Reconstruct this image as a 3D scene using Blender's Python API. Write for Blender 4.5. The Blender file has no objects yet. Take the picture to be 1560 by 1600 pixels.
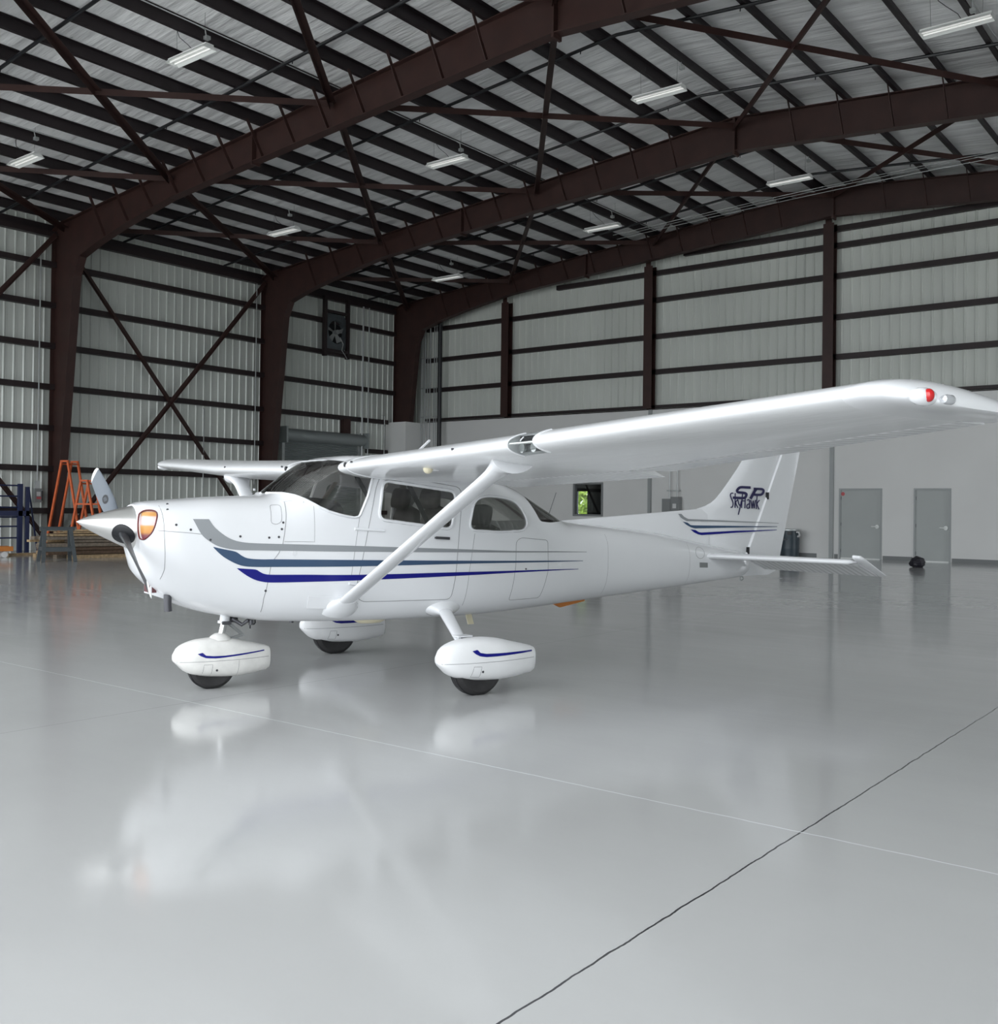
import bpy, bmesh, math, random
from mathutils import Vector, Matrix
random.seed(7)
S = bpy.context.scene
# ---------------------------------------------------------------- camera
CAM_H, YAW, PITCH, ROLL, FPX, CY = 1.4385108, -0.66592053, 0.0090205976, 0.0123288198, 1586.79214, 780.187312
cf = Vector((math.sin(YAW)*math.cos(PITCH), math.cos(YAW)*math.cos(PITCH), math.sin(PITCH)))
cr = Vector((math.cos(YAW), -math.sin(YAW), 0)); cu = cr.cross(cf)
cr2 = math.cos(ROLL)*cr + math.sin(ROLL)*cu; cu2 = -math.sin(ROLL)*cr + math.cos(ROLL)*cu
cd = bpy.data.cameras.new('camera'); cam = bpy.data.objects.new('camera', cd); S.collection.objects.link(cam)
cam.matrix_world = Matrix(((cr2.x,cu2.x,-cf.x,0),(cr2.y,cu2.y,-cf.y,0),(cr2.z,cu2.z,-cf.z,CAM_H),(0,0,0,1)))
cd.sensor_fit = 'HORIZONTAL'; cd.sensor_width = 36; cd.lens = FPX/1560*36
cd.shift_y = (CY-800)/1560; cd.clip_start = .05; cd.clip_end = 600
S.camera = cam
# ---------------------------------------------------------------- light
EXPOSURE = 0.72
SKY = 2.2
S.view_settings.view_transform = 'Standard'; S.view_settings.look = 'None'
S.view_settings.gamma = 1; S.view_settings.use_curve_mapping = False; S.view_settings.exposure = EXPOSURE
w = bpy.data.worlds.new('overcast_sky'); S.world = w; w.use_nodes = True
wn = w.node_tree; bg = wn.nodes['Background']
tc = wn.nodes.new('ShaderNodeTexCoord'); sp = wn.nodes.new('ShaderNodeSeparateXYZ')
rp = wn.nodes.new('ShaderNodeValToRGB')
wn.links.new(tc.outputs['Generated'], sp.inputs[0]); wn.links.new(sp.outputs['Z'], rp.inputs[0])
rp.color_ramp.elements[0].position = 0.0; rp.color_ramp.elements[0].color = (.90,.95,1,1)
rp.color_ramp.elements[1].position = 1.0; rp.color_ramp.elements[1].color = (.96,.985,1,1)
wn.links.new(rp.outputs[0], bg.inputs[0]); bg.inputs[1].default_value = SKY
DOOR_X0, DOOR_X1, DOOR_H, FRONT_Y = -28.6, 6.0, 8.6, -1.5
pl = bpy.data.lights.new('door_daylight', 'AREA'); pl.shape = 'RECTANGLE'; pl.size = DOOR_X1-DOOR_X0; pl.size_y = DOOR_H
pl.cycles.is_portal = True
po = bpy.data.objects.new('door_daylight', pl); S.collection.objects.link(po)
po.location = ((DOOR_X0+DOOR_X1)/2, FRONT_Y-.2, DOOR_H/2); po.rotation_euler = (math.pi/2, 0, 0)   # -Z of the lamp looks along +Y, into the hall
# second doorway in the right wall, unseen, added to brighten the rear
SD_Y0, SD_Y1, SD_H = 23.5, 31.0, 7.5
pl2 = bpy.data.lights.new('side_door_daylight', 'AREA'); pl2.shape = 'RECTANGLE'; pl2.size = SD_Y1-SD_Y0; pl2.size_y = SD_H; pl2.cycles.is_portal = True
po2 = bpy.data.objects.new('side_door_daylight', pl2); S.collection.objects.link(po2)
po2.location = (7.75, (SD_Y0+SD_Y1)/2, SD_H/2); po2.rotation_euler = (math.pi/2, 0, math.pi/2)
# ---------------------------------------------------------------- materials
def mat(name, col, rough=.5, metal=0.0, spec=.5, coat=0.0, alpha=None, emit=None):
    m = bpy.data.materials.new(name); m.use_nodes = True
    b = m.node_tree.nodes['Principled BSDF']
    b.inputs['Base Color'].default_value = (*col, 1); b.inputs['Roughness'].default_value = rough
    b.inputs['Metallic'].default_value = metal; b.inputs['Specular IOR Level'].default_value = spec
    b.inputs['Coat Weight'].default_value = coat; b.inputs['Coat Roughness'].default_value = .04
    if emit: b.inputs['Emission Color'].default_value = (*emit[:3],1); b.inputs['Emission Strength'].default_value = emit[3]
    return m
def nz(m, scale=(1,1,1), amount=.1, detail=4, bump=0, bdist=.01, rough_var=0, coord='Object', freq=1.0):
    """noise variation of the base colour, optional bump"""
    nt = m.node_tree; b = nt.nodes['Principled BSDF']; L = nt.links
    t = nt.nodes.new('ShaderNodeTexCoord'); mp = nt.nodes.new('ShaderNodeMapping'); mp.inputs['Scale'].default_value = scale
    n = nt.nodes.new('ShaderNodeTexNoise'); n.inputs['Scale'].default_value = freq; n.inputs['Detail'].default_value = detail
    L.new(t.outputs[coord], mp.inputs[0]); L.new(mp.outputs[0], n.inputs['Vector'])
    if amount:
        mr = nt.nodes.new('ShaderNodeMapRange'); mr.inputs[1].default_value=.3; mr.inputs[2].default_value=.7
        mr.inputs[3].default_value = 1-amount; mr.inputs[4].default_value = 1+amount
        L.new(n.outputs[0], mr.inputs[0])
        mx = nt.nodes.new('ShaderNodeMix'); mx.data_type='RGBA'; mx.blend_type='MULTIPLY'; mx.inputs[0].default_value=1
        mx.inputs[6].default_value = b.inputs['Base Color'].default_value
        L.new(mr.outputs[0], mx.inputs[7]); L.new(mx.outputs[2], b.inputs['Base Color'])
    if bump:
        bp = nt.nodes.new('ShaderNodeBump'); bp.inputs['Strength'].default_value = bump; bp.inputs['Distance'].default_value = bdist
        L.new(n.outputs[0], bp.inputs['Height']); L.new(bp.outputs[0], b.inputs['Normal'])
    if rough_var:
        r0 = b.inputs['Roughness'].default_value
        mr2 = nt.nodes.new('ShaderNodeMapRange'); mr2.inputs[1].default_value=.3; mr2.inputs[2].default_value=.7
        mr2.inputs[3].default_value = r0*(1-rough_var); mr2.inputs[4].default_value = r0*(1+rough_var)
        L.new(n.outputs[0], mr2.inputs[0]); L.new(mr2.outputs[0], b.inputs['Roughness'])
    return m
M = {}
M['steel'] = nz(mat('red_oxide_steel', (.040,.016,.013), .55), amount=.18, freq=2.5)
M['purlin'] = nz(mat('dark_red_purlin_steel', (.017,.011,.013), .55), amount=.15, freq=3)
M['girt'] = nz(mat('dark_girt_steel', (.022,.013,.014), .55), amount=.15, freq=3)
M['panel'] = nz(mat('grey_green_wall_panel', (.64,.67,.63), .36, .12), amount=.06, scale=(1,1,.3), freq=.8)
M['panel2'] = nz(mat('pale_wall_liner_panel', (.70,.73,.68), .55), amount=.06, scale=(1,1,.3), freq=.8)
M['drywall'] = nz(mat('painted_wainscot', (.80,.80,.785), .6), amount=.03, freq=.5)
M['doorgrey'] = nz(mat('grey_door_paint', (.44,.465,.455), .45), amount=.03, freq=1)
M['doorframe'] = mat('grey_door_frame_paint', (.37,.39,.39), .45)
M['base'] = mat('grey_vinyl_base', (.20,.21,.21), .5)
M['chrome'] = mat('polished_metal', (.8,.8,.8), .15, 1)
M['galv'] = nz(mat('galvanised_steel', (.45,.47,.47), .4, .7), amount=.15, freq=6)
M['roll'] = mat('roll_door_grey_steel', (.33,.36,.36), .4, .4)
M['conduit'] = mat('galvanised_conduit', (.50,.52,.52), .4, .5)
M['black'] = mat('black_paint', (.012,.013,.016), .4)
M['rubber'] = nz(mat('tyre_rubber', (.022,.021,.022), .6), amount=.2, freq=20)
M['white'] = nz(mat('white_aircraft_paint', (.84,.85,.87), .16, 0, .5, .35), amount=.012, freq=1.5)
M['whitedull'] = nz(mat('white_wing_skin_paint', (.80,.81,.82), .22, 0, .5, .2), amount=.02, scale=(3,1,1), freq=1.6, bump=.25, bdist=.03)
M['pantwhite'] = nz(mat('white_fairing_paint', (.84,.845,.85), .28), amount=.02, freq=8)
M['pantworn'] = nz(mat('scuffed_white_fairing_paint', (.80,.79,.76), .32), amount=.09, freq=9, detail=6)
M['grey'] = mat('grey_stripe_paint', (.30,.315,.33), .25)
M['slate'] = mat('slate_blue_stripe_paint', (.045,.085,.16), .25)
M['navy'] = mat('deep_blue_stripe_paint', (.003,.004,.20), .25)
M['navytext'] = mat('dark_navy_lettering', (.022,.018,.085), .3)
M['seam'] = mat('panel_seam_shadow_gap', (.28,.28,.29), .6)
M['rivet'] = mat('dark_fastener', (.10,.10,.11), .4, .6)
M['alu'] = nz(mat('brushed_aluminium', (.62,.64,.67), .24, 1), amount=.05, scale=(1,8,8), freq=3)
M['spinner'] = mat('polished_spinner_metal', (.80,.795,.78), .33, 1)
M['propgrey'] = mat('grey_blade_paint', (.13,.15,.175), .5)
M['bladeback'] = mat('black_blade_face_paint', (.05,.052,.057), .4)
M['leather'] = nz(mat('dark_brown_leather', (.040,.030,.029), .42), amount=.15, freq=12, bump=.1, bdist=.003)
M['dleather'] = nz(mat('black_leather', (.014,.013,.020), .45), amount=.15, freq=12)
M['cabin'] = mat('grey_cabin_trim', (.34,.31,.29), .7)
M['dash'] = mat('black_glareshield', (.016,.016,.018), .6)
M['cream'] = mat('cream_plastic', (.72,.66,.48), .4)
M['redglass'] = mat('red_lamp_glass', (.55,.01,.012), .12, 0, .6, .6)
M['lens'] = mat('clear_lamp_lens', (.75,.77,.8), .08, .5)
M['orange'] = nz(mat('orange_steel_paint', (.72,.14,.035), .45), amount=.12, freq=8)
M['orangeplug'] = mat('orange_plastic', (.62,.22,.05), .5)
M['blue'] = mat('dark_blue_steel_paint', (.015,.025,.085), .45)
M['sawgrey'] = nz(mat('grey_plastic', (.075,.088,.095), .55), amount=.1, freq=8)
M['barrel'] = nz(mat('dark_slate_plastic', (.042,.062,.078), .4), amount=.1, freq=6)
M['lampwhite'] = mat('white_lamp_enamel', (.86,.88,.86), .4)
M['led'] = mat('white_diffuser', (.9,.9,.88), .4, emit=(1,1,.97,.22))
M['hedge'] = nz(mat('green_foliage', (.34,.46,.07), .7), amount=.6, freq=3)
M['apron'] = nz(mat('apron_concrete', (.74,.74,.72), .8), amount=.1, freq=.3)
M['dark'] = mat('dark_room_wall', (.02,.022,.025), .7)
M['ebox'] = mat('grey_enamel_box', (.25,.26,.26), .5)
M['label'] = mat('white_paper_label', (.7,.7,.7), .6)
M['redlabel'] = mat('red_sticker', (.6,.12,.13), .6)
# timber
def wood(name, c): 
    return nz(mat(name, c, .7), scale=(8,1,8), amount=.3, freq=2, detail=5)
M['wood1'] = wood('pale_pine', (.46,.33,.19)); M['wood2'] = wood('weathered_board', (.24,.195,.15)); M['wood3'] = wood('treated_brown_board', (.13,.08,.05))
# glass: tinted transparent with a mirror coat
def glassmat(name, tint, refl=.10):
    m = bpy.data.materials.new(name); m.use_nodes = True; nt = m.node_tree; nt.nodes.clear(); L = nt.links
    o = nt.nodes.new('ShaderNodeOutputMaterial'); t = nt.nodes.new('ShaderNodeBsdfTransparent'); t.inputs[0].default_value=(*tint,1)
    g = nt.nodes.new('ShaderNodeBsdfGlossy'); g.inputs['Roughness'].default_value=.02
    f = nt.nodes.new('ShaderNodeLayerWeight'); f.inputs[0].default_value=.35
    mr = nt.nodes.new('ShaderNodeMapRange'); mr.inputs[3].default_value=refl*.4; mr.inputs[4].default_value=min(1,refl*6)
    mx = nt.nodes.new('ShaderNodeMixShader')
    L.new(f.outputs['Fresnel'], mr.inputs[0]); L.new(mr.outputs[0], mx.inputs[0]); L.new(t.outputs[0], mx.inputs[1]); L.new(g.outputs[0], mx.inputs[2]); L.new(mx.outputs[0], o.inputs[0])
    return m
M['glass'] = glassmat('tinted_acrylic_window', (.90,.90,.89), .10)
M['clear'] = glassmat('clear_window_glass', (.93,.95,.95), .12)
# corrugated skin (elevator, aileron, flap): bump of ribs running chordwise
def corr(name, base, freq, axis):
    m = mat(name, base, .25, 0, .5, .2); nt = m.node_tree; L = nt.links; b = nt.nodes['Principled BSDF']
    t = nt.nodes.new('ShaderNodeTexCoord'); w_ = nt.nodes.new('ShaderNodeTexWave'); w_.wave_type='BANDS'; w_.bands_direction=axis
    w_.inputs['Scale'].default_value=freq; bp = nt.nodes.new('ShaderNodeBump'); bp.inputs['Strength'].default_value=.9; bp.inputs['Distance'].default_value=.006
    L.new(t.outputs['Object'], w_.inputs[0]); L.new(w_.outputs[1], bp.inputs['Height']); L.new(bp.outputs[0], b.inputs['Normal'])
    return m
M['corr'] = corr('corrugated_white_skin', (.78,.79,.80), 4.2, 'Y')
# floor: grey epoxy with saw joints
def floormat():
    m = mat('grey_epoxy_floor', (.50,.505,.505), .11, 0, .55, 0); nt = m.node_tree; L = nt.links; b = nt.nodes['Principled BSDF']
    N = nt.nodes.new
    t = N('ShaderNodeTexCoord'); s = N('ShaderNodeSeparateXYZ'); L.new(t.outputs['Object'], s.inputs[0])
    def math_(op, a, bb=None, c=None):
        n = N('ShaderNodeMath'); n.operation = op
        for i, v in enumerate((a, bb, c)):
            if v is None: continue
            if isinstance(v, (int, float)): n.inputs[i].default_value = v
            else: L.new(v, n.inputs[i])
        return n.outputs[0]
    wob = N('ShaderNodeTexNoise'); wob.inputs['Scale'].default_value = 7; wob.inputs['Detail'].default_value = 3; L.new(t.outputs['Object'], wob.inputs[0])
    wv = math_('MULTIPLY', math_('SUBTRACT', wob.outputs[0], .5), .02)
    def lines(coord, off, pitch, w_):
        a = math_('ADD', math_('SUBTRACT', coord, off), wv)
        r = math_('SUBTRACT', a, math_('MULTIPLY', math_('ROUND', math_('DIVIDE', a, pitch)), pitch))
        return math_('LESS_THAN', math_('ABSOLUTE', r), w_)
    lx = lines(s.outputs['X'], -1.747, 4.59, .0042)
    ly = lines(s.outputs['Y'], 4.451, 9.15, .0045)
    n1 = N('ShaderNodeTexNoise'); n1.inputs['Scale'].default_value=.35; n1.inputs['Detail'].default_value=6; L.new(t.outputs['Object'], n1.inputs[0])
    n2 = N('ShaderNodeTexNoise'); n2.inputs['Scale'].default_value=45; n2.inputs['Detail'].default_value=2; L.new(t.outputs['Object'], n2.inputs[0])
    mp = N('ShaderNodeMapping'); mp.inputs['Scale'].default_value=(.5,3,1); mp.inputs['Rotation'].default_value=(0,0,.6); L.new(t.outputs['Object'], mp.inputs[0])
    n3 = N('ShaderNodeTexNoise'); n3.inputs['Scale'].default_value=1.2; n3.inputs['Detail'].default_value=7; L.new(mp.outputs[0], n3.inputs[0])
    r1 = N('ShaderNodeMapRange'); r1.inputs[1].default_value=.3; r1.inputs[2].default_value=.7; r1.inputs[3].default_value=.93; r1.inputs[4].default_value=1.07; L.new(n1.outputs[0], r1.inputs[0])
    mx = N('ShaderNodeMix'); mx.data_type='RGBA'; mx.blend_type='MULTIPLY'; mx.inputs[0].default_value=1; mx.inputs[6].default_value=(.50,.505,.505,1); L.new(r1.outputs[0], mx.inputs[7])
    m2 = N('ShaderNodeMix'); m2.data_type='RGBA'; lf=math_('MULTIPLY', lx, math_('ADD', .28, math_('MULTIPLY', math_('GREATER_THAN', s.outputs['X'], -3.0), .72))); L.new(lf, m2.inputs[0]); L.new(mx.outputs[2], m2.inputs[6]); m2.inputs[7].default_value=(.05,.05,.055,1)
    m3 = N('ShaderNodeMix'); m3.data_type='RGBA'; L.new(ly, m3.inputs[0]); L.new(m2.outputs[2], m3.inputs[6]); m3.inputs[7].default_value=(.72,.74,.76,1)
    # small dark scuffs
    sc = math_('MULTIPLY', math_('GREATER_THAN', n3.outputs[0], .76), .35)
    m4 = N('ShaderNodeMix'); m4.data_type='RGBA'; L.new(sc, m4.inputs[0]); L.new(m3.outputs[2], m4.inputs[6]); m4.inputs[7].default_value=(.2,.2,.2,1)
    L.new(m4.outputs[2], b.inputs['Base Color'])
    r2 = N('ShaderNodeMapRange'); r2.inputs[1].default_value=.3; r2.inputs[2].default_value=.7; r2.inputs[3].default_value=.085; r2.inputs[4].default_value=.15; L.new(n3.outputs[0], r2.inputs[0]); L.new(r2.outputs[0], b.inputs['Roughness'])
    bp = N('ShaderNodeBump'); bp.inputs['Strength'].default_value=.05; bp.inputs['Distance'].default_value=.002; L.new(n2.outputs[0], bp.inputs['Height'])
    bp2 = N('ShaderNodeBump'); bp2.inputs['Strength'].default_value=.06; bp2.inputs['Distance'].default_value=.02; L.new(n3.outputs[0], bp2.inputs['Height']); L.new(bp.outputs[0], bp2.inputs['Normal'])
    L.new(bp2.outputs[0], b.inputs['Normal'])
    return m
M['floor'] = floormat()
M['insul'] = nz(mat('white_vinyl_roof_insulation', (.95,.955,.955), .40), scale=(.35,2.6,1), amount=.08, freq=1.2, detail=4, bump=.8, bdist=.14)
# ---------------------------------------------------------------- mesh helpers
def tag(o, label=None, cat=None, group=None, kind=None):
    if label: o['label'] = label
    if cat: o['category'] = cat
    if group: o['group'] = group
    if kind: o['kind'] = kind
    return o
def empty(name, loc=(0,0,0), rz=0, parent=None):
    o = bpy.data.objects.new(name, None); S.collection.objects.link(o); o.location = loc; o.rotation_euler = (0,0,rz)
    o.empty_display_size = .1; o.parent = parent
    return o
def link(name, me, m, parent=None, loc=None, smooth=None):
    if m is not None:
        for mm in (m if isinstance(m, (list, tuple)) else [m]): me.materials.append(mm)
    if smooth:
        me.shade_smooth(); me.set_sharp_from_angle(angle=math.radians(smooth))
    o = bpy.data.objects.new(name, me); S.collection.objects.link(o); o.parent = parent
    if loc: o.location = loc
    return o
class MB:
    def __init__(s): s.v=[]; s.f=[]; s.mi=[]
    def add(s, vs, fs, mi=0):
        b=len(s.v); s.v += [tuple(v) for v in vs]; s.f += [tuple(i+b for i in f) for f in fs]; s.mi += [mi]*len(fs); return s
    def box(s, x0,x1,y0,y1,z0,z1, mi=0):
        return s.add([(x0,y0,z0),(x1,y0,z0),(x1,y1,z0),(x0,y1,z0),(x0,y0,z1),(x1,y0,z1),(x1,y1,z1),(x0,y1,z1)],
            [(0,3,2,1),(4,5,6,7),(0,1,5,4),(1,2,6,5),(2,3,7,6),(3,0,4,7)], mi)
    def bar(s, a, b, wd, ht=None, up=(0,0,1), mi=0):
        a=Vector(a); b=Vector(b); d=(b-a).normalized(); u=Vector(up); ht=ht or wd
        if abs(d.dot(u))>.99: u=Vector((1,0,0))
        r=d.cross(u).normalized(); u=r.cross(d).normalized()
        vs=[]
        for p in (a,b):
            for i,j in ((-1,-1),(1,-1),(1,1),(-1,1)): vs.append(p+r*i*wd/2+u*j*ht/2)
        return s.add(vs,[(0,3,2,1)[::-1],(4,5,6,7)[::-1],(0,1,5,4)[::-1],(1,2,6,5)[::-1],(2,3,7,6)[::-1],(3,0,4,7)[::-1]],mi)
    def tube(s, pts, r, n=10, mi=0, cap=True, closed=False):
        pts=[Vector(p) for p in pts]; N=len(pts); rs=r if isinstance(r,(list,tuple)) else [r]*N
        rings=[]; prev=None
        for i,p in enumerate(pts):
            if closed: d=(pts[(i+1)%N]-pts[i-1]).normalized()
            else: d=(pts[min(i+1,N-1)]-pts[max(i-1,0)]).normalized()
            if prev is None:
                u=Vector((0,0,1)) if abs(d.z)<.9 else Vector((1,0,0)); u=(u-d*u.dot(d)).normalized()
            else: u=(prev-d*prev.dot(d)).normalized()
            prev=u; v=d.cross(u); rings.append([p+(u*math.cos(2*math.pi*k/n)+v*math.sin(2*math.pi*k/n))*rs[i] for k in range(n)])
        vs=[q for R_ in rings for q in R_]; fs=[]
        for i in range(N if closed else N-1):
            j=(i+1)%N
            for k in range(n): fs.append((i*n+k,i*n+(k+1)%n,j*n+(k+1)%n,j*n+k))
        if cap and not closed: fs.append(tuple(range(n))[::-1]); fs.append(tuple((N-1)*n+k for k in range(n)))
        return s.add(vs,fs,mi)
    def loft(s, rings, cap0=True, cap1=True, mi=0, flip=False):
        n=len(rings[0]); N=len(rings); vs=[q for R_ in rings for q in R_]; fs=[]
        for i in range(N-1):
            for k in range(n): fs.append((i*n+k,i*n+(k+1)%n,(i+1)*n+(k+1)%n,(i+1)*n+k))
        if cap0: fs.append(tuple(range(n))[::-1])
        if cap1: fs.append(tuple((N-1)*n+k for k in range(n)))
        if flip: fs=[f[::-1] for f in fs]
        return s.add(vs,fs,mi)
    def lathe(s, prof, n=24, origin=(0,0,0), axis='Z', mi=0, sc=(1,1)):
        rings=[]
        for r,h in prof:
            R_=[]
            for k in range(n):
                a=2*math.pi*k/n; c,q=r*math.cos(a)*sc[0],r*math.sin(a)*sc[1]
                p={'Z':(c,q,h),'X':(h,c,q),'Y':(q,h,c)}[axis]
                R_.append((p[0]+origin[0],p[1]+origin[1],p[2]+origin[2]))
            rings.append(R_)
        return s.loft(rings,mi=mi)
    def mesh(s, name='m'):
        me=bpy.data.meshes.new(name); me.from_pydata(s.v,[],s.f); me.polygons.foreach_set('material_index', s.mi); me.update()
        return me
    def build(s, name, m, parent=None, smooth=None, fixn=True, loc=None):
        me=s.mesh(name)
        if fixn:
            bm=bmesh.new(); bm.from_mesh(me); bmesh.ops.recalc_face_normals(bm, faces=bm.faces); bm.to_mesh(me); bm.free()
        return link(name, me, m, parent, loc, smooth)
def copy_tree(o, parent=None):
    c=o.copy(); S.collection.objects.link(c); c.parent=parent
    for ch in list(o.children): copy_tree(ch,c)
    return c
FS=[ # x, ztop, zbot, halfwidth, zmid, n_up, n_low
(-.63,1.435,1.03,.27,1.27,2.3,2.3),
(-.60,1.450,.925,.335,1.26,2.4,2.4),
(-.54,1.460,.855,.385,1.24,2.5,2.5),
(-.44,1.470,.765,.425,1.22,2.6,2.5),
(-.28,1.483,.665,.455,1.18,2.8,2.6),
(-.08,1.500,.600,.480,1.14,3.0,2.8),
(.15,1.512,.555,.500,1.10,3.0,3.2),
(.33,1.520,.528,.515,1.10,3.0,3.5),
(.42,1.545,.520,.522,1.10,3.0,3.6),
(.55,1.640,.512,.532,1.12,3.0,3.8),
(.70,1.750,.505,.542,1.16,3.4,4),
(.85,1.825,.498,.550,1.20,4.2,4),
(1.05,1.862,.490,.557,1.22,5,4),
(1.5,1.870,.480,.560,1.22,5,4),
(2.0,1.830,.478,.548,1.20,4.6,4),
(2.4,1.725,.484,.522,1.16,4.2,3.8),
(2.75,1.605,.498,.490,1.10,3.6,3.5),
(3.05,1.462,.512,.455,1.05,3.2,3.2),
(3.35,1.328,.532,.418,1.00,3.0,3.0),
(3.9,1.278,.566,.350,.97,2.8,2.8),
(4.5,1.225,.604,.275,.94,2.7,2.7),
(5.1,1.130,.645,.200,.90,2.6,2.6),
(5.6,1.050,.682,.135,.88,2.5,2.5),
(6.0,.985,.715,.075,.86,2.4,2.4),
(6.10,.955,.760,.045,.86,2.2,2.2)]
def pchip(xs,ys):
    n=len(xs); h=[xs[i+1]-xs[i] for i in range(n-1)]; d=[(ys[i+1]-ys[i])/h[i] for i in range(n-1)]
    m=[0]*n; m[0]=d[0]; m[-1]=d[-1]
    for i in range(1,n-1):
        if d[i-1]*d[i]>0:
            w1=2*h[i]+h[i-1]; w2=h[i]+2*h[i-1]; m[i]=(w1+w2)/(w1/d[i-1]+w2/d[i])
    def f(x):
        if x<=xs[0]: return ys[0]
        if x>=xs[-1]: return ys[-1]
        i=0
        while xs[i+1]<x: i+=1
        t=(x-xs[i])/h[i]
        return ((1+2*t)*(1-t)**2)*ys[i]+t*(1-t)**2*h[i]*m[i]+t*t*(3-2*t)*ys[i+1]+t*t*(t-1)*h[i]*m[i+1]
    return f
FF=[pchip([s[0] for s in FS],[s[k] for s in FS]) for k in range(1,7)]
def fsec(x): return [f(x) for f in FF]
def ysurf(x,z,ins=0.0):
    zt,zb,hw,zm,nu,nl=fsec(x); zt-=ins; zb+=ins; hw-=ins
    t=(z-zm)/(zt-zm) if z>=zm else (zm-z)/(zm-zb); n=nu if z>=zm else nl
    if t>=1: return 0.0
    return hw*(1-t**n)**(1/n)
# ================================================================ THE HANGAR
XW, YB, XR, XRIDGE, YF = -30.146, 31.80, 7.55, -11.3, FRONT_Y
def zr(x): return 11.47-.083*abs(x-XRIDGE)      # top of rafters / underside of purlins
st = lambda o: tag(o, kind='structure')
# floor + apron
st(MB().box(XW-.2,XR+.2,YF,YB+.2,-.15,0).build('floor', M['floor']))
st(MB().box(-90,XR+.2,-80,YF-.001,-.25,-.02).box(XR+.2,70,-80,60,-.25,-.02).build('apron_ground', M['apron']))
# roof insulation (ceiling)
mb = MB()
for xa, xb in ((XW-.1,XRIDGE),(XRIDGE,XR+.1)):
    za, zb = zr(xa)+.246, zr(xb)+.246
    mb.add([(xa,YF-.1,za),(xb,YF-.1,zb),(xb,YB+.4,zb),(xa,YB+.4,za),(xa,YF-.1,za+.12),(xb,YF-.1,zb+.12),(xb,YB+.4,zb+.12),(xa,YB+.4,za+.12)],
        [(0,1,2,3),(7,6,5,4),(0,4,5,1),(1,5,6,2),(2,6,7,3),(3,7,4,0)])
st(mb.build('ceiling', M['insul'], fixn=True))
# ribbed side walls
def ribbed(a0, a1, pitch, depth, topf, botf, place, name, m, th=.05):
    """profile along one axis, extruded up; place(t, d, z) -> point"""
    ts=[]; t=a0
    while t < a1-1e-6:
        for dt, d in ((0,0),(.40,0),(.49,1),(.58,1),(.67,0),(.78,.12),(.80,.12),(.88,0)):
            if t+dt*pitch<a1: ts.append((t+dt*pitch, d*depth))
        t += pitch
    ts.append((a1,0)); mb=MB(); vs=[]; fs=[]
    for t,d in ts:
        vs += [place(t,d,botf(t)), place(t,d,topf(t)), place(t,-th,topf(t)), place(t,-th,botf(t))]
    for i in range(len(ts)-1):
        for k in range(4): fs.append((i*4+k, i*4+(k+1)%4, (i+1)*4+(k+1)%4, (i+1)*4+k))
    fs += [(0,1,2,3), tuple(4*(len(ts)-1)+k for k in range(4))[::-1]]
    mb.add(vs,fs); return st(mb.build(name, m))
ztopL = zr(XW)+.30
# the left wall has the opening of the roller door: solid ribbed panel runs behind it
ribbed(YF, YB+.15, .305, .032, lambda t: ztopL, lambda t: 0, lambda t,d,z: (XW+d, t, z), 'wall_left', M['panel'])
ribbed(YF, YB+.15, .305, .032, lambda t: ztopL, lambda t: SD_H if SD_Y0<t<SD_Y1 else 0, lambda t,d,z: (XR-d, t, z), 'wall_right', M['panel'])  # gap left for the added side doorway
# endwall liner above the wainscot, one sheet, peaked
ribbed(XW, XR, .305, .036, lambda t: zr(t)+.28, lambda t: 4.9, lambda t,d,z: (t, YB+.16-d, z), 'wall_back', M['panel2'])
# front gable with the open hangar doorway
mb=MB(); mb.box(XW,DOOR_X0,YF-.1,YF,0,9.8); mb.box(DOOR_X1,XR,YF-.1,YF,0,9.8)
for xa, xb in ((XW,XRIDGE),(XRIDGE,XR)):
    mb.add([(xa,YF-.1,DOOR_H),(xb,YF-.1,DOOR_H),(xb,YF,DOOR_H),(xa,YF,DOOR_H),(xa,YF-.1,zr(xa)+.28),(xb,YF-.1,zr(xb)+.28),(xb,YF,zr(xb)+.28),(xa,YF,zr(xa)+.28)],
        [(0,3,2,1),(4,5,6,7),(0,1,5,4),(1,2,6,5),(2,3,7,6),(3,0,4,7)])
st(mb.build('wall_front', M['panel']))
# wainscot of the back wall with openings for two doors and the window
WT = 5.02; D1=(-11.34,-10.01,2.20); D2=(-9.07,-8.01,2.20); WN=(-21.42,-20.10,1.19,2.45)
mb=MB(); y0,y1=YB,YB+.14
mb.box(XW,WN[0],y0,y1,0,WT); mb.box(WN[0],WN[1],y0,y1,0,WN[2]); mb.box(WN[0],WN[1],y0,y1,WN[3],WT); mb.box(WN[1],D1[0],y0,y1,0,WT)
mb.box(D1[0],D1[1],y0,y1,D1[2],WT); mb.box(D1[1],D2[0],y0,y1,0,WT); mb.box(D2[0],D2[1],y0,y1,D2[2],WT); mb.box(D2[1],XR,y0,y1,0,WT)
st(mb.build('wall_back_wainscot', M['drywall']))
st(MB().box(XW+.04,-28.95,30.55,YB-.005,0,4.98).build('wall_corner_casing', M['drywall']))
i=1
for xa,xb in ((-28.9,-12.05),(-11.48,D1[0]-.03),(D1[1]+.03,D2[0]-.03),(D2[1]+.03,XR)):
    st(MB().box(xa,xb,YB-.012,YB,0,.13).build('baseboard_back' if i==1 else 'baseboard_back_%d'%i, M['base'])); i+=1
st(MB().box(-28.9,XR,YB-.05,YB+.1,WT,WT+.03).build('trim_1', M['girt']))
for k,x in enumerate((-18.13,-11.57,-5.2)):
    st(MB().box(x-.06,x+.06,YB-.09,YB,0,WT).build('trim_%d'%(k+2), M['doorframe']))
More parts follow.
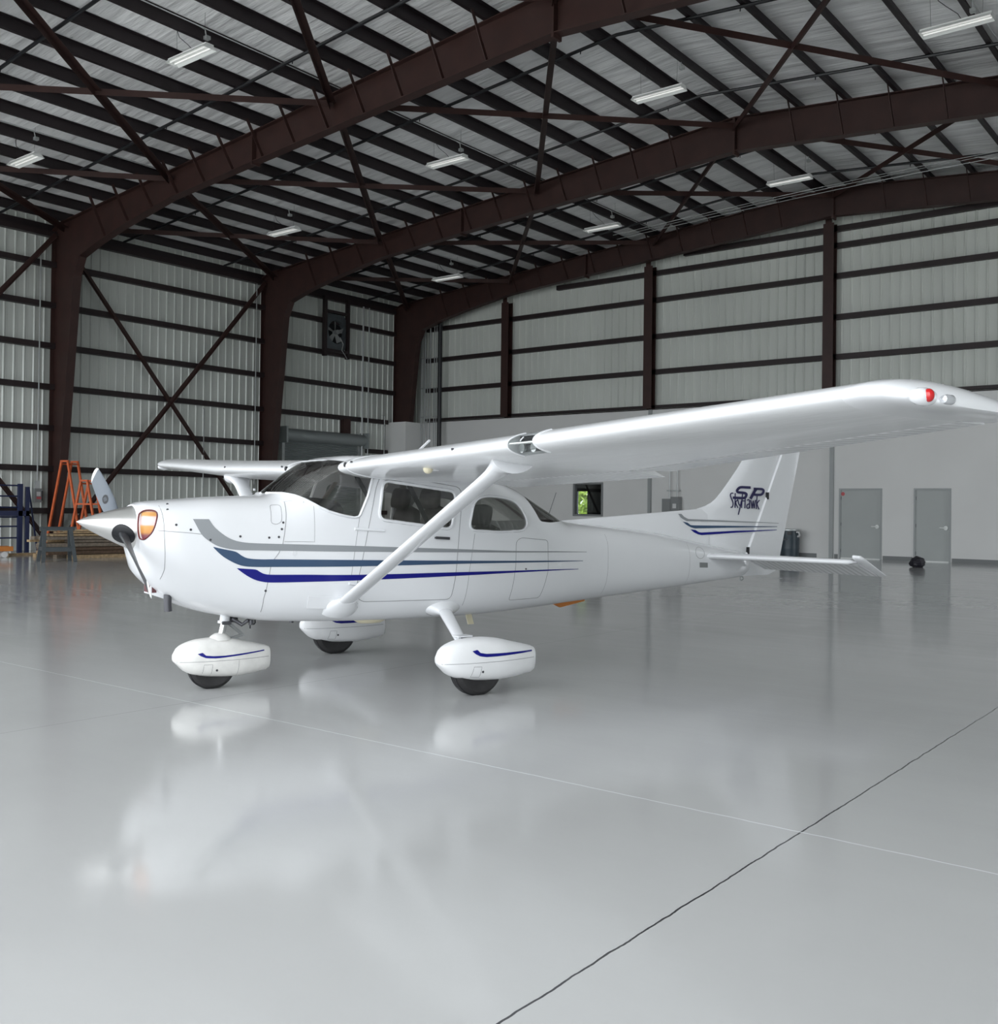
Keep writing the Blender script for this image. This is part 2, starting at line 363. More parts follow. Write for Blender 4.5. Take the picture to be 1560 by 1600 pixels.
# window frame and glass, the dark room behind it and its own window to the garden
def frame(x0,x1,z0,z1,y,wd,dp,name,m,parent=None):
    mb=MB(); mb.box(x0,x0+wd,y-dp,y+dp,z0,z1); mb.box(x1-wd,x1,y-dp,y+dp,z0,z1); mb.box(x0+wd,x1-wd,y-dp,y+dp,z0,z0+wd); mb.box(x0+wd,x1-wd,y-dp,y+dp,z1-wd,z1)
    return mb.build(name,m,parent)
wo = st(frame(WN[0],WN[1],WN[2],WN[3],YB+.05,.07,.09,'window_1',M['ebox']))
MB().box(WN[0]+.07,WN[1]-.07,YB+.04,YB+.048,WN[2]+.07,WN[3]-.07).build('pane',M['clear'],wo)
RY=35.0; G=(-23.42,-22.86,1.23,2.22)
mb=MB(); mb.box(-26,-19,YB+.17,YB+.2,0,1.15); mb.box(-26,-25.9,YB+.2,RY,0,3); mb.box(-19,-18.9,YB+.2,RY,0,3); mb.box(-26,-18.9,YB+.2,RY+.1,3,3.1); mb.box(-26,-18.9,YB+.2,RY+.1,-.1,0)
mb.box(-26,G[0],RY,RY+.1,0,3); mb.box(G[1],-18.9,RY,RY+.1,0,3); mb.box(G[0],G[1],RY,RY+.1,0,G[2]); mb.box(G[0],G[1],RY,RY+.1,G[3],3)
st(mb.build('wall_office', M['dark']))
w2 = st(frame(G[0],G[1],G[2],G[3],RY+.05,.03,.05,'window_2',M['black']))
MB().box(G[0]+.03,G[1]-.03,RY+.04,RY+.05,G[2]+.03,G[3]-.03).build('pane',M['clear'],w2)
# hedge outside that window: leafy clump
random.seed(3); mb=MB()
for k in range(2600):
    c=Vector((random.uniform(-28,-24.2), random.gauss(41.5,.7), random.uniform(-.2,4.6))); a=random.uniform(0,6.28); b_=random.uniform(-.9,.9); s=random.uniform(.12,.3)
    u=Vector((math.cos(a),math.sin(a)*.5,b_))*s; v=Vector((-math.sin(a)*.6,.3,math.cos(a)))*s*.6
    mb.add([c-u,c-v,c+u,c+v],[(0,1,2,3)])
tag(mb.build('hedge', M['hedge'], fixn=False), 'bright green hedge outdoors seen through the small dark window', 'hedge', kind='stuff')
# doors
def door(n, D, sticker):
    x0,x1,h=D; d=st(MB().box(x0+.055,x1-.055,YB+.02,YB+.065,.012,h-.055).build('door_%d'%n, M['doorgrey']))
    mb=MB(); mb.box(x0,x0+.055,YB-.025,YB+.12,0,h); mb.box(x1-.055,x1,YB-.025,YB+.12,0,h); mb.box(x0+.055,x1-.055,YB-.025,YB+.12,h-.055,h); mb.build('door_frame',M['doorframe'],d)
    hx=x1-.14; mb=MB(); mb.lathe([(.0,0),(.042,0),(.042,.012),(.02,.02),(.0,.02)],20,(0,0,0),'Y'); me=mb
    hb=MB(); hb.tube([(hx,YB+.02,1.02),(hx,YB-.035,1.02)],.062,18); hb.tube([(hx,YB-.03,1.02),(hx-.06,YB-.05,1.02),(hx-.17,YB-.05,1.02)],.020,10)
    hb.build('door_handle',M['lampwhite'],d,smooth=40)
    MB().box(x0+.055,x1-.055,YB+.0,YB+.02,.0,.03).build('door_sweep',M['lampwhite'],d)  # white strip standing in for the light gap under the door
    for z in (.25,1.08,1.9): MB().tube([(x0+.058,YB-.002,z-.05),(x0+.058,YB-.002,z+.05)],.009,8).build('hinge',M['rivet'],d)
    if sticker: MB().tube([(x0+.11,YB+.018,h-.17),(x0+.11,YB+.021,h-.17)],.06,20).build('sticker',M['redlabel'],d)
door(1,D1,True); door(2,D2,False)
# ---------------------------------------------------------------- portal frames
inner = [(-29.62,0),(-29.52,1.3),(-28.72,8.25),(-28.45,8.78),(-27.5,9.05),(-26.2,9.32),(-23.9,9.70),(-20.4,9.97),(-11.3,10.62)]
outer = [(-30.0,0),(-30.0,9.80),(-29.6,zr(-29.6)),(-11.3,11.47)]
def lerpz(pts,x):
    for (xa,za),(xb,zb) in zip(pts,pts[1:]):
        if xa<=x<=xb: return za+(zb-za)*(x-xa)/(xb-xa)
def portal(Y, label, base=0.0, roles=('front',)):
    root = empty('portal_frame', (0,Y,0))
    tag(root, label, 'steel frame', 'portal frames of the hangar')
    for mir in (0,1):
        X=lambda x: x if not mir else 2*XRIDGE-x
        def P(x,y,z): return (X(x),y,z)
        # column: web polygon up to the knee + flanges
        def web(poly,mb,t=.012):
            n=len(poly); vs=[P(x,-t/2,z) for x,z in poly]+[P(x,t/2,z) for x,z in poly]
            mb.add(vs,[tuple(range(n)),tuple(range(2*n-1,n-1,-1))]+[(i,(i+1)%n,n+(i+1)%n,n+i) for i in range(n)])
        def flange(pts,mb,wd=.26):
            for (xa,za),(xb,zb) in zip(pts,pts[1:]): mb.bar(P(xa,0,za),P(xb,0,zb),wd,.022,up=(0,0,1) if abs(xb-xa)>abs(zb-za) else (1,0,0))
        mb=MB(); web([(-30.0,base),(-29.62+.05*base,base),(-29.52,1.3 if base<1.2 else base+.02),(-28.72,8.25),(-30.0,9.35)],mb)
        mb.bar(P(-30.0,0,base),P(-30.0,0,9.8),.022,.26,up=(0,1,0)); mb.bar(P(-29.62,0,base),P(-28.72,0,8.25),.022,.26,up=(0,1,0))
        mb.build('column',M['steel'],root)
        mb=MB(); poly=[(-30.0,9.35),(-28.72,8.25)]+inner[3:]+[(-11.3,11.47),(-29.6,zr(-29.6)),(-30.0,9.8)]
        web(poly,mb); flange(inner[2:],mb); flange(outer[1:],mb)
        mb.build('rafter',M['steel'],root)
        for x in ((-20.4,) if not mir else (-20.4,)):
            MB().bar(P(x,0,lerpz(inner,x)-.08),P(x,0,zr(x)-.0),.045,.27,up=(0,1,0)).build('splice_plate',M['steel'],root)
        # thin diagonal braces from the purlins down to the bottom flange
        for k in range(1,15,1):
            x=-11.75-1.175*k
            if x<-28: break
            MB().bar(P(x,-.62,zr(x)+.03),P(x,-.13,lerpz(inner,x)+.01),.085,.012,up=(1,0,0)).build('flange_brace',M['steel'],root)
    MB().box(XRIDGE-.03,XRIDGE+.03,-.14,.14,10.52,11.46).build('splice_plate',M['steel'],root)
    return root
portal(8,'brown portal frame closest to the hangar doorway, overhead and out of view')
portal(16,'nearest brown steel portal frame, its column behind the tall orange trestle')
portal(24,'brown steel portal frame in the middle, column left of the roller door')
portal(31,'rearmost brown steel portal frame against the back wall, column in the corner', base=0)
# endwall posts
for x,l in ((-24.57,'brown wall post nearest the corner conduits'),(-18.13,'brown wall post between the corner post and the ridge post'),(-11.65,'tall brown wall post under the roof ridge'),(-5.2,'brown wall post right of the ridge, hidden by the wing tip')):
    zt = lerpz(inner, x if x<=XRIDGE else 2*XRIDGE-x)-.03; mb=MB()
    mb.box(x-.17,x+.17,YB-.30,YB-.288,WT+.03,zt); mb.box(x-.17,x+.17,YB-.03,YB-.018,WT+.03,zt); mb.box(x-.006,x+.006,YB-.288,YB-.03,WT+.03,zt)
    mb.box(x-.1,x+.1,YB-.302,YB-.29,zt,zt+.35)
    tag(mb.build('wall_post',M['steel']), l+', standing above the wainscot','post')
# girts (cold formed channels)
def channel(a, b, d, h, t=.006, side=(1,0,0), lip=.02):
    """C channel from a to b, web plane normal=side ... box-like open channel"""
    a=Vector(a); b=Vector(b); ax=(b-a).normalized(); sd=Vector(side); up=ax.cross(sd).normalized()
    if up.z<0: up=-up
    prof=[(0,0),(d,0),(d,lip),(d-t,lip),(d-t,t),(t,t),(t,h-t),(d-t,h-t),(d-t,h-lip),(d,h-lip),(d,h),(0,h)]
    mb=MB(); n=len(prof); vs=[p+sd*u+up*v for p in (a,b) for u,v in prof]
    fs=[(i,(i+1)%n,n+(i+1)%n,n+i) for i in range(n)]+[tuple(range(n))[::-1],tuple(range(n,2*n))]
    return mb.add(vs,fs)
for z,l in ((9.565,'topmost'),(8.64,'second from the top'),(7.40,'third from the top'),(6.155,'fourth from the top'),(4.90,'just above the roller door housing'),(3.645,'third from the floor'),(2.40,'second from the floor'),(1.12,'lowest')):
    y1 = 24.15 if z<3.7 else 30.9
    mb=channel((XW+.24,YF,z),(XW+.24,y1 if z!=4.90 else 30.5,z),.205,.17,side=(-1,0,0))
    if z<3.7: mb.box(XW+.03,XW+.24,29.4,30.5,z,z+.17)
    tag(mb.build('wall_girt',M['girt']),'dark horizontal wall rail on the left ribbed wall, '+l,'wall rail')
for z,l in ((5.08,'resting along the wainscot top'),(6.284,'first above the wainscot'),(7.546,'second above the wainscot'),(8.85,'third above the wainscot'),(9.81,'second from the top'),(10.35,'short topmost one under the ridge')):
    hw = {10.35:5.6,9.81:11.0}.get(z,18.0)
    xa=max(XRIDGE-hw,-29.0); xb=min(XRIDGE+hw,XR)
    tag(channel((xa,YB-.03,z),(xb,YB-.03,z),.17,.17 if z>5.2 else .10,side=(0,1,0)).build('wall_girt',M['girt']),'dark horizontal rail on the pale back wall, '+l,'wall rail')
# purlins
ORD='first second third fourth fifth sixth seventh eighth ninth tenth eleventh twelfth thirteenth fourteenth fifteenth sixteenth'.split()
def zpurlin(x,s):
    t=.006; mb=MB(); zb=zr(x)+.002
    prof=[(-.0,0),(.10*s,0),(.10*s,.02),(.094*s,.02),(.094*s,t),(t*s,t),(t*s,.24),(-.09*s,.24),(-.09*s,.24-t),(0,.24-t)]
    n=len(prof); vs=[(x+u,y,zb+v) for y in (YF,YB+.14) for u,v in prof]
    return mb.add(vs,[(i,(i+1)%n,n+(i+1)%n,n+i) for i in range(n)]+[tuple(range(n)),tuple(range(n,2*n))[::-1]])
for k in range(16):
    tag(zpurlin(-11.75-1.175*k,-1).build('roof_purlin',M['purlin']),'dark brown roof purlin, %s from the ridge on the left slope'%ORD[k],'purlin','purlins under the left roof slope')
    tag(zpurlin(-10.85+1.175*k,1).build('roof_purlin',M['purlin']),'dark brown roof purlin, %s from the ridge on the right slope'%ORD[k],'purlin','purlins under the right roof slope')
# eave struts
tag(MB().box(XW+.05,XW+.13,YF,YB,9.74,9.95).build('eave_strut',M['purlin']),'dark steel eave beam along the top of the left ribbed wall','eave beam')
tag(MB().box(XR-.13,XR-.05,YF,YB,9.74,9.95).build('eave_strut',M['purlin']),'dark steel eave beam along the top of the right wall, out of view','eave beam')
# roof X bracing: equal angle bars
def angle(a,b,w_=.14,t=.008):
    a=Vector(a); b=Vector(b); mb=MB(); mb.bar(a,b,w_,t); d=(b-a).normalized(); r=d.cross(Vector((0,0,1))).normalized()*(w_/2); up=Vector((0,0,-w_/2))
    mb.bar(a+r+up,b+r+up,t,w_); return mb
nodes=[-29.3,-23.9,-17.55,-11.3,-5.05,1.3]
for ya,yb,bay in ((8.05,15.95,'nearest'),(16.05,23.95,'middle'),(24.05,30.95,'rearmost')):
    for xa,xb in zip(nodes,nodes[1:]):
        side = 'left' if xb<=XRIDGE else 'right'; cell={-29.3:'third',-23.9:'second',-17.55:'first',-11.3:'first',-5.05:'second'}[xa]
        for p,q,dz,run in (((xa,ya),(xb,yb),.0,'rightward'),((xa,yb),(xb,ya),-.05,'leftward')):
            o=angle((p[0],p[1],zr(p[0])-.16+dz),(q[0],q[1],zr(q[0])-.16+dz)).build('roof_brace',M['steel'])
            tag(o,'brown roof cross brace, %s roof bay, %s cell %s of ridge, receding %s'%(bay,cell,side,run),'roof brace','roof cross braces')
# bridging rods parallel to the rafters
for y,l in ((10.2,'first'),(14.2,'second'),(18.2,'third'),(22.1,'fourth'),(26.2,'fifth'),(29.2,'sixth')):
    mb=MB(); mb.tube([(XW+.3,y,zr(XW+.3)-.03),(XRIDGE,y,zr(XRIDGE)-.03),(XR-.3,y,zr(XR-.3)-.03)],.038,8)
    for x in [-26,-21.5,-16.9,-12.2,-8.5,-3.9,.8]: mb.tube([(x,y,zr(x)-.02),(x,y-.02,zr(x)-.13)],.012,6)
    tag(mb.build('bridging_rod',M['black'],smooth=40),'thin dark rod strung crosswise under the purlins, %s row from the doorway'%l,'rod')
# wall X bracing on left wall
for ya,yb,l in ((8.1,15.9,'left of the nearest column'),(16.1,23.9,'between the nearest and middle columns')):
    for za,zb,d in ((.15,9.62,'rising rearward'),(9.62,.15,'falling rearward')):
        mb=MB(); a=Vector((XW+.30+(.04 if za<1 else 0),ya,za)); b=Vector((XW+.30+(.04 if za<1 else 0),yb,zb)); mb.bar(a,b,.012,.16,up=(0,0,1)); mb.bar(a+Vector((.04,0,-.075)),b+Vector((.04,0,-.075)),.09,.012,up=(0,0,1))
        tag(mb.build('wall_brace',M['steel']),'long brown left-wall brace %s, %s'%(l,d),'wall brace')
# ---------------------------------------------------------------- ceiling lights
def make_light():
    r=empty('ceiling_light'); L_,W_=.63,.17
    mb=MB(); prof=[(-W_,0),(-W_*.55,.075),(W_*.55,.075),(W_,0),(W_-.012,-.0),(W_*.5,.062),(-W_*.5,.062),(-W_+.012,0)]
    vs=[(x,y,z) for x in (-L_,L_) for y,z in prof]; n=8
    mb.add(vs,[(i,(i+1)%n,n+(i+1)%n,n+i) for i in range(n)]+[tuple(range(n)),tuple(range(n,2*n))[::-1]])
    mb.box(-L_,L_,-W_*.55,W_*.55,.075,.10); mb.build('reflector',M['lampwhite'],r)
    for y in (-.055,.055):
        MB().tube([(-L_+.03,y,.035),(L_-.03,y,.035)],.016,10).build('lamp_tube',M['led'],r,smooth=40)
    for x in (-L_,L_): 
        MB().add([(x,-W_,0),(x,-W_*.55,.075),(x,W_*.55,.075),(x,W_,0)],[(0,1,2,3)]).build('end_cap',M['lampwhite'],r)
    for x in (-.45,.45): MB().tube([(x,0,.10),(x*1.05,0,.75)],.003,5).build('hanging_wire',M['black'],r)
    MB().tube([(.1,0,.10),(.05,-.1,.2),(-.15,-.16,.38),(-.3,-.1,.55),(-.3,-.05,.70)],.007,6).build('power_cord',M['black'],r,smooth=40)
    return r
Lp=make_light(); first=True
LI=[(-17.4,12.0,10.37,'nearest row, above the orange trestles'),(-24.8,12.4,9.88,'far left edge of the photo'),(-24.3,20.15,9.75,'left, high above the crossing of the wall brace'),(-17.5,19.9,10.45,'in front of the middle beam, left of centre'),
    (-24.1,27.5,9.68,'smallest, in the dark far corner above the conduits'),(-11.3,20.0,10.75,'under the ridge in the middle bay'),(-17.5,27.45,10.42,'rear bay, left of the tall ridge post'),(-11.35,27.6,10.8,'rear bay, just left above the tall ridge post'),(-5.02,20.0,10.5,'top right corner of the photo')]
for x,y,z,l in LI:
    o=Lp if first else copy_tree(Lp); first=False; o.location=(x,y,z)
    tag(o,'white hanging strip light, '+l,'ceiling light','hanging strip lights')
for x,l in ((-24.3,'far left'),(-17.5,'left of the ridge'),(-11.05,'along the ridge'),(-5.0,'right of the ridge')):
    mb=MB(); ox=.22
    mb.tube([(x+ox,2,zr(x)+.05),(x+ox,30.5,zr(x)+.05)],.013,8)
    for y in (12.3,20.2,27.7):
        mb.box(x+ox-.05,x+ox+.05,y-.05,y+.05,zr(x)-.16,zr(x)-.09); mb.tube([(x+ox,y-.02,zr(x)-.1),(x+ox,y-.05,zr(x)+.03),(x+ox,y-.2,zr(x)+.05)],.013,8)
    tag(mb.build('light_conduit',M['conduit'],smooth=40),'thin metal conduit under the roof feeding the strip lights, '+l,'conduit')
for dy,dz,l in ((0,0,'upper'),(.35,-.08,'middle'),(.8,.12,'lower')):
    pts=[(-17.5+s*16.5, 28.1+dy*.7, 10.36+dz+.35*math.sin(min(1,s*1.15)*math.pi*.62)) for s in [k/14 for k in range(15)]]
    tag(MB().tube(pts,.009,6).build('overhead_cable',M['conduit'],smooth=60),'thin pale cable strung across the rear bay under the ridge, %s strand'%l,'cable')
# ---------------------------------------------------------------- services in the corner and on the walls
for k,(x,r_,z0,z1) in enumerate(((-28.87,.02,0,9.1),(-28.77,.02,0,9.1),(-28.66,.028,0,9.15),(-28.52,.02,0,7.6),(-28.38,.026,0,9.2),(-28.15,.02,0,9.25),(-28.03,.02,0,9.25))):
    mb=MB(); mb.tube([(x,YB-.42,z0),(x,YB-.42,z1),(x,YB-.36,z1+.1)],r_,8)
    for z in (5.2,6.4,7.65): mb.box(x-.05,x+.05,YB-.44,YB-.39,z,z+.03)
    tag(mb.build('vertical_conduit',M['conduit'],smooth=40),'grey conduit rising in the far corner, %s of seven from the corner column'%ORD[k],'conduit','corner conduits')
mb=MB(); mb.tube([(-27.80,YB-.45,0),(-27.82,YB-.45,9.15)],.09,14); mb.tube([(-27.82,YB-.45,9.15),(-27.82,YB-.45,9.35)],.12,14,mi=1)
tag(mb.build('drain_pipe',[M['black'],nz(mat('red_coupling',(.14,.035,.02),.5),amount=.1)],smooth=40),'thick black vertical pipe with a red coupling on top, in the far corner','pipe')
for y,l,r_ in ((28.87,'left of the pair',.035),(29.2,'right of the pair',.022)):
    tag(MB().tube([(XW+.36,y,.0),(XW+.36,y,9.55)],r_,8).build('wall_conduit',M['conduit'],smooth=40),'vertical conduit on the left wall beside the roller door, '+l,'conduit')
tag(MB().tube([(XW+.36,30.15,2.2),(XW+.36,30.15,5.2),(XW+.3,30.05,5.25)],.016,8).build('wall_conduit',M['conduit'],smooth=40),'short thin conduit beside the corner casing right of the roller door','conduit')
tag(MB().tube([(XW+.36,23.5,2.2),(XW+.36,23.5,9.5)],.018,8).build('wall_conduit',M['conduit'],smooth=40),'thin vertical conduit just left of the middle column','conduit')
tag(MB().tube([(XW+.30,21.35,2.0),(XW+.30,21.35,4.75),(XW+.25,21.35,4.8)],.018,8).build('wall_conduit',M['conduit'],smooth=40),'short pale conduit right of the crossing of the wall brace','conduit')
b=empty('electrical_box',(XW+.30,15.47,1.45))
MB().box(-.10,.06,-.11,.11,0,.42).build('cabinet',M['ebox'],b); MB().box(.06,.065,-.06,.06,.19,.32).build('label_plate',M['label'],b); MB().box(.06,.066,-.06,.08,.10,.17).build('warning_label',M['redlabel'],b)
MB().box(-.08,.0,-.07,.07,.42,.66).build('junction_box',M['conduit'],b); MB().tube([(-.03,0,.62),(-.03,0,7.9)],.020,8).build('conduit',M['conduit'],b,smooth=40)
MB().box(.06,.075,.09,.12,.05,.35).build('switch_lever',M['black'],b)
tag(b,'grey electrical switch box with a white label on the left wall beside the nearest column','electrical box')
b=empty('disconnect_box',(-17.18,YB-.14,1.3))
MB().box(-.33,.0,-.12,.09,0,.55).build('cabinet',M['ebox'],b); MB().box(.02,.33,-.14,.09,-.02,.62).build('cabinet_cover',M['ebox'],b); MB().box(.10,.24,-.146,-.14,.22,.38).build('label_plate',M['label'],b)
for x in (-.1,.2): MB().tube([(x,0,.6),(x,0,3.6)],.02,8).build('conduit',M['conduit'],b,smooth=40)
MB().box(-.2,.3,-.02,.03,.82,.86).build('strut_bracket',M['galv'],b)
tag(b,'grey double electrical disconnect box on the back wall left of the tail fin','electrical box')
# roller door on the left wall
rd=st(empty('door_3',(XW,0,0)))
mb=MB(); pts=[]
for k in range(60):
    z=.02+k*.065; pts += [(.20,z),(.235,z+.0325)]
pts=pts+[(.20,3.92)]; vs=[]; fs=[]
for x,z in pts: vs += [(x,24.95,z),(x,28.75,z)]
for k in range(len(pts)-1): fs.append((2*k,2*k+1,2*k+3,2*k+2))
mb.add(vs,fs).build('curtain',M['roll'],rd,fixn=False)
mb=MB(); ring=[(.30+.26*math.cos(a),4.12+.24*math.sin(a)) for a in [2*math.pi*k/24 for k in range(24)]]
mb.loft([[(x,24.85,z) for x,z in ring],[(x,29.0,z) for x,z in ring]]).build('roller_housing',M['roll'],rd,smooth=40)
for y0_ in (24.78,28.98): MB().box(.12,.60,y0_,y0_+.08,3.8,4.42).build('end_bracket',M['roll'],rd)
for y0_ in (24.82,28.75): MB().box(.12,.30,y0_,y0_+.13,0,3.85).build('guide_rail',M['galv'],rd)
MB().box(.02,.25,28.0,28.35,4.36,4.95).build('header_stub',M['steel'],rd)
# exhaust fan high on left wall
fn=empty('exhaust_fan',(XW+.28,27.4,8.3))
mb=MB(); mb.box(0,.16,-.66,-.54,-1.0,1.35); mb.box(0,.16,.54,.66,-1.0,1.35); mb.box(0,.16,-.54,.54,.72,.82); mb.box(0,.16,-.54,.54,-.80,-.70); mb.build('mounting_frame',M['girt'],fn)
mb=MB(); n=28
sq=[]; ci=[]
for k in range(n):
    a=2*math.pi*k/n; c,s_=math.cos(a),math.sin(a); m_=max(abs(c),abs(s_)); sq.append((.05,c/m_*.54,s_/m_*.70)); ci.append((.12,c*.46,s_*.46))
mb.loft([sq,ci],False,False); mb.loft([ci,[(-.10,p[1],p[2]) for p in ci]],False,False); mb.build('shroud',M['sawgrey'],fn,smooth=40,fixn=False)
MB().box(-.14,-.12,-.54,.54,-.7,.7).build('louvre_back',M['black'],fn)
for k in range(5):
    a=k*2*math.pi/5+.3; u=Vector((0,math.cos(a),math.sin(a))); v=Vector((.25,-math.sin(a)*.4,math.cos(a)*.4)).normalized()
    p=[u*.08-v*.05,u*.42-v*.12,u*.44+v*.10,u*.08+v*.05]; q=[Vector(t)+Vector((.008,0,0)) for t in p]
    MB().add([tuple(t) for t in p]+[tuple(t) for t in q],[(0,1,2,3),(7,6,5,4),(0,4,5,1),(1,5,6,2),(2,6,7,3),(3,7,4,0)]).build('fan_blade',M['ebox'],fn)
MB().tube([(-.05,0,0),(.18,0,0)],.09,16).build('fan_motor',M['ebox'],fn,smooth=40)
MB().tube([(.2,.1,-.2),(.22,.25,-.45),(.2,.2,-.7),(.2,.4,-.9),(.18,.5,-1.0)],.014,6).build('power_cord',M['conduit'],fn,smooth=40)
tag(fn,'dark square exhaust fan set high in the left wall between the middle and corner columns','exhaust fan')
# ---------------------------------------------------------------- loose things
def trestle(name,label,loc,rz,H,spread,gap,cross):
    t=empty(name,loc,rz); r=.032
    for g in (-gap/2,gap/2):
        mb=MB(); w0=.10
        mb.bar((-spread/2,g,.0),(-w0,g,H),.055,.055,up=(0,1,0)); mb.bar((spread/2,g,.0),(w0,g,H),.055,.055,up=(0,1,0)); mb.bar((-w0-.03,g,H),(w0+.03,g,H),.055,.055)
        for c in cross:
            f=1-c/H; xx=w0+(spread/2-w0)*f; mb.bar((-xx,g,c),(xx,g,c),.045,.045)
        mb.build('side_frame',M['orange'],t)
    mb=MB()
    for z,f in ((.35,.82),(H-.08,0.06)): 
        for s_ in (-1,1): 
            xx=.10+(spread/2-.10)*(1-z/H); mb.bar((s_*xx,-gap/2,z),(s_*xx,gap/2,z),.04,.04)
    mb.build('tie_bar',M['orange'],t)
    for g in (-gap/2,gap/2):
        for s_ in (-1,1): MB().box(s_*spread/2-.05,s_*spread/2+.05,g-.05,g+.05,0,.03).build('foot',M['orange'],t)
    return tag(t,label,'trestle','orange steel trestles')
trestle('steel_trestle','tall orange steel A-frame trestle in front of the nearest column',(-28.3,15.62,0),math.radians(25),2.66,1.25,.46,())
trestle('steel_trestle','short orange steel A-frame trestle behind the propeller spinner',(-27.0,15.46,0),math.radians(25),2.08,1.05,.36,(1.42,))
# sawhorse
s=empty('sawhorse',(-24.0,12.95,0),math.radians(75)); 
mb=MB(); mb.box(-.40,.40,-.055,.055,.76,.84); mb.box(-.40,.40,-.075,.075,.835,.855); mb.build('top_beam',M['sawgrey'],s)
for sx in (-1,1):
    for sy in (-1,1):
        mb=MB(); mb.bar((sx*.30,sy*.05,.80),(sx*.37,sy*.27,.0),.085,.05,up=(0,1,0)); mb.build('leg',M['sawgrey'],s)
    mb=MB(); mb.bar((sx*.345,-.18,.32),(sx*.345,.18,.32),.05,.09); mb.build('end_brace',M['sawgrey'],s)
for sy in (-1,1): MB().bar((-.35,sy*.19,.30),(.35,sy*.19,.30),.03,.10).build('side_brace',M['sawgrey'],s)
tag(s,'grey plastic sawhorse on the floor in front of the lumber pile','sawhorse')
# lumber pile: boards in courses, every board its own
random.seed(11); boards=[]
ang=math.radians(86)
for course in range(8):
    n=[5,5,5,4,4,4,3,3][course]; th=[.09,.09,.075,.09,.06,.075,.05,.04][course]
    z=sum([.09,.09,.075,.09,.06,.075,.05,.04][:course])+.018*course
    for k in range(n):
        L_=random.uniform(2.2,3.2); wd=random.uniform(.16,.24); off=random.uniform(-.45,.3)
        o=MB().box(-L_/2,L_/2,-wd/2,wd/2,0,th).build('board',M[wk:=random.choice(['wood1','wood2','wood3','wood1','wood2'])])
        o.location=(-25.02-k*.285-random.uniform(0,.03),14.95+off,z); o.rotation_euler=(0,0,ang+random.uniform(-.008,.008)); boards.append(o)
        tag(o,'%s board in the %s course of the lumber pile, %s from its front'%({'wood1':'pale pine','wood2':'weathered','wood3':'brown'}[wk],ORD[course],ORD[k]),'board','boards in the lumber pile')
o=MB().box(-.9,.9,-.07,.07,0,.04).build('board',M['wood1']); o.location=(-25.3,14.2,.71); o.rotation_euler=(0,0,ang-.25)
tag(o,'pale board lying askew on top of the lumber pile','board')
o=MB().box(-.4,.4,-.05,.05,0,.06).build('board',M['wood1']); o.location=(-27.4,13.8,0); o.rotation_euler=(0,0,ang+.1)
tag(o,'short pale offcut lying on the floor left of the sawhorse','offcut')
# blue steel rack panels against the left wall
bk=empty('steel_rack',(-29.1,13.2,0))
mb=MB()
for z in (.42,.75,1.02,1.30,1.62,1.93): mb.tube([(0,-1.6,z),(.02,1.30,z)],.022,8)
mb.build('rail',M['blue'],bk,smooth=40)
for y in (-1.6,.55): MB().tube([(0.03,y,.0),(0.03,y,1.75)],.03,8).build('upright',M['blue'],bk,smooth=40)
MB().box(.0,.10,1.28,1.40,0,1.98).build('upright',M['blue'],bk)
MB().box(.02,.10,1.50,1.60,0,1.90).build('upright',M['blue'],bk)
MB().box(-.05,.10,-1.6,1.6,1.05,1.2).build('shelf_beam',M['blue'],bk)
tag(bk,'dark blue steel rack panel leaning by the left wall at the photo edge','rack')
o=MB().bar((-29.0,15.05,0),(-29.35,14.95,1.85),.035,.035).build('leaning_bar',M['blue']); tag(o,'dark blue bar leaning beside the rack under the electrical box','bar')
pj=empty('pallet_jack',(-26.9,12.5,0),math.radians(80))
MB().box(-.9,.62,-.10,.10,.17,.29).build('fork',M['orangeplug'],pj); MB().box(-.9,.62,-.45,-.27,.17,.29).build('fork',M['orangeplug'],pj); MB().box(-.95,-.75,-.45,.10,.17,.55).build('head',M['orangeplug'],pj)
for y in (0,-.36): MB().tube([(.42,y-.06,.08),(.42,y+.06,.08)],.08,16).build('wheel',M['label'],pj,smooth=40)
MB().tube([(-.85,-.25,.1),(-.85,-.1,.1)],.1,16).build('wheel',M['label'],pj,smooth=40)
MB().tube([(-.85,-.18,.5),(-1.05,-.18,1.2)],.02,8).build('handle',M['black'],pj,smooth=40)
tag(pj,'orange pallet jack with white wheels at the left photo edge','pallet jack')
# barrel
ba=empty('waste_barrel',(-12.78,31.38,0))
MB().lathe([(0,0),(.26,0),(.285,.03),(.30,.25),(.305,.28),(.30,.31),(.305,.55),(.31,.58),(.30,.61),(.285,.84),(0,.84)],32).build('drum',M['barrel'],ba,smooth=35)
MB().lathe([(0,.84),(.30,.84),(.305,.86),(.30,.89),(.27,.90),(0,.90)],32).build('lid_ring',M['galv'],ba,smooth=35)
MB().tube([(.28,-.12,.80),(.36,-.14,.80),(.37,-.10,.70),(.30,-.08,.66)],.03,8).build('hanging_rag',M['label'],ba,smooth=50)
MB().box(.05,.18,-.315,-.29,.72,.82).build('bung_plate',M['black'],ba)
tag(ba,'dark slate plastic drum barrel by the back wall right of the tail','barrel')
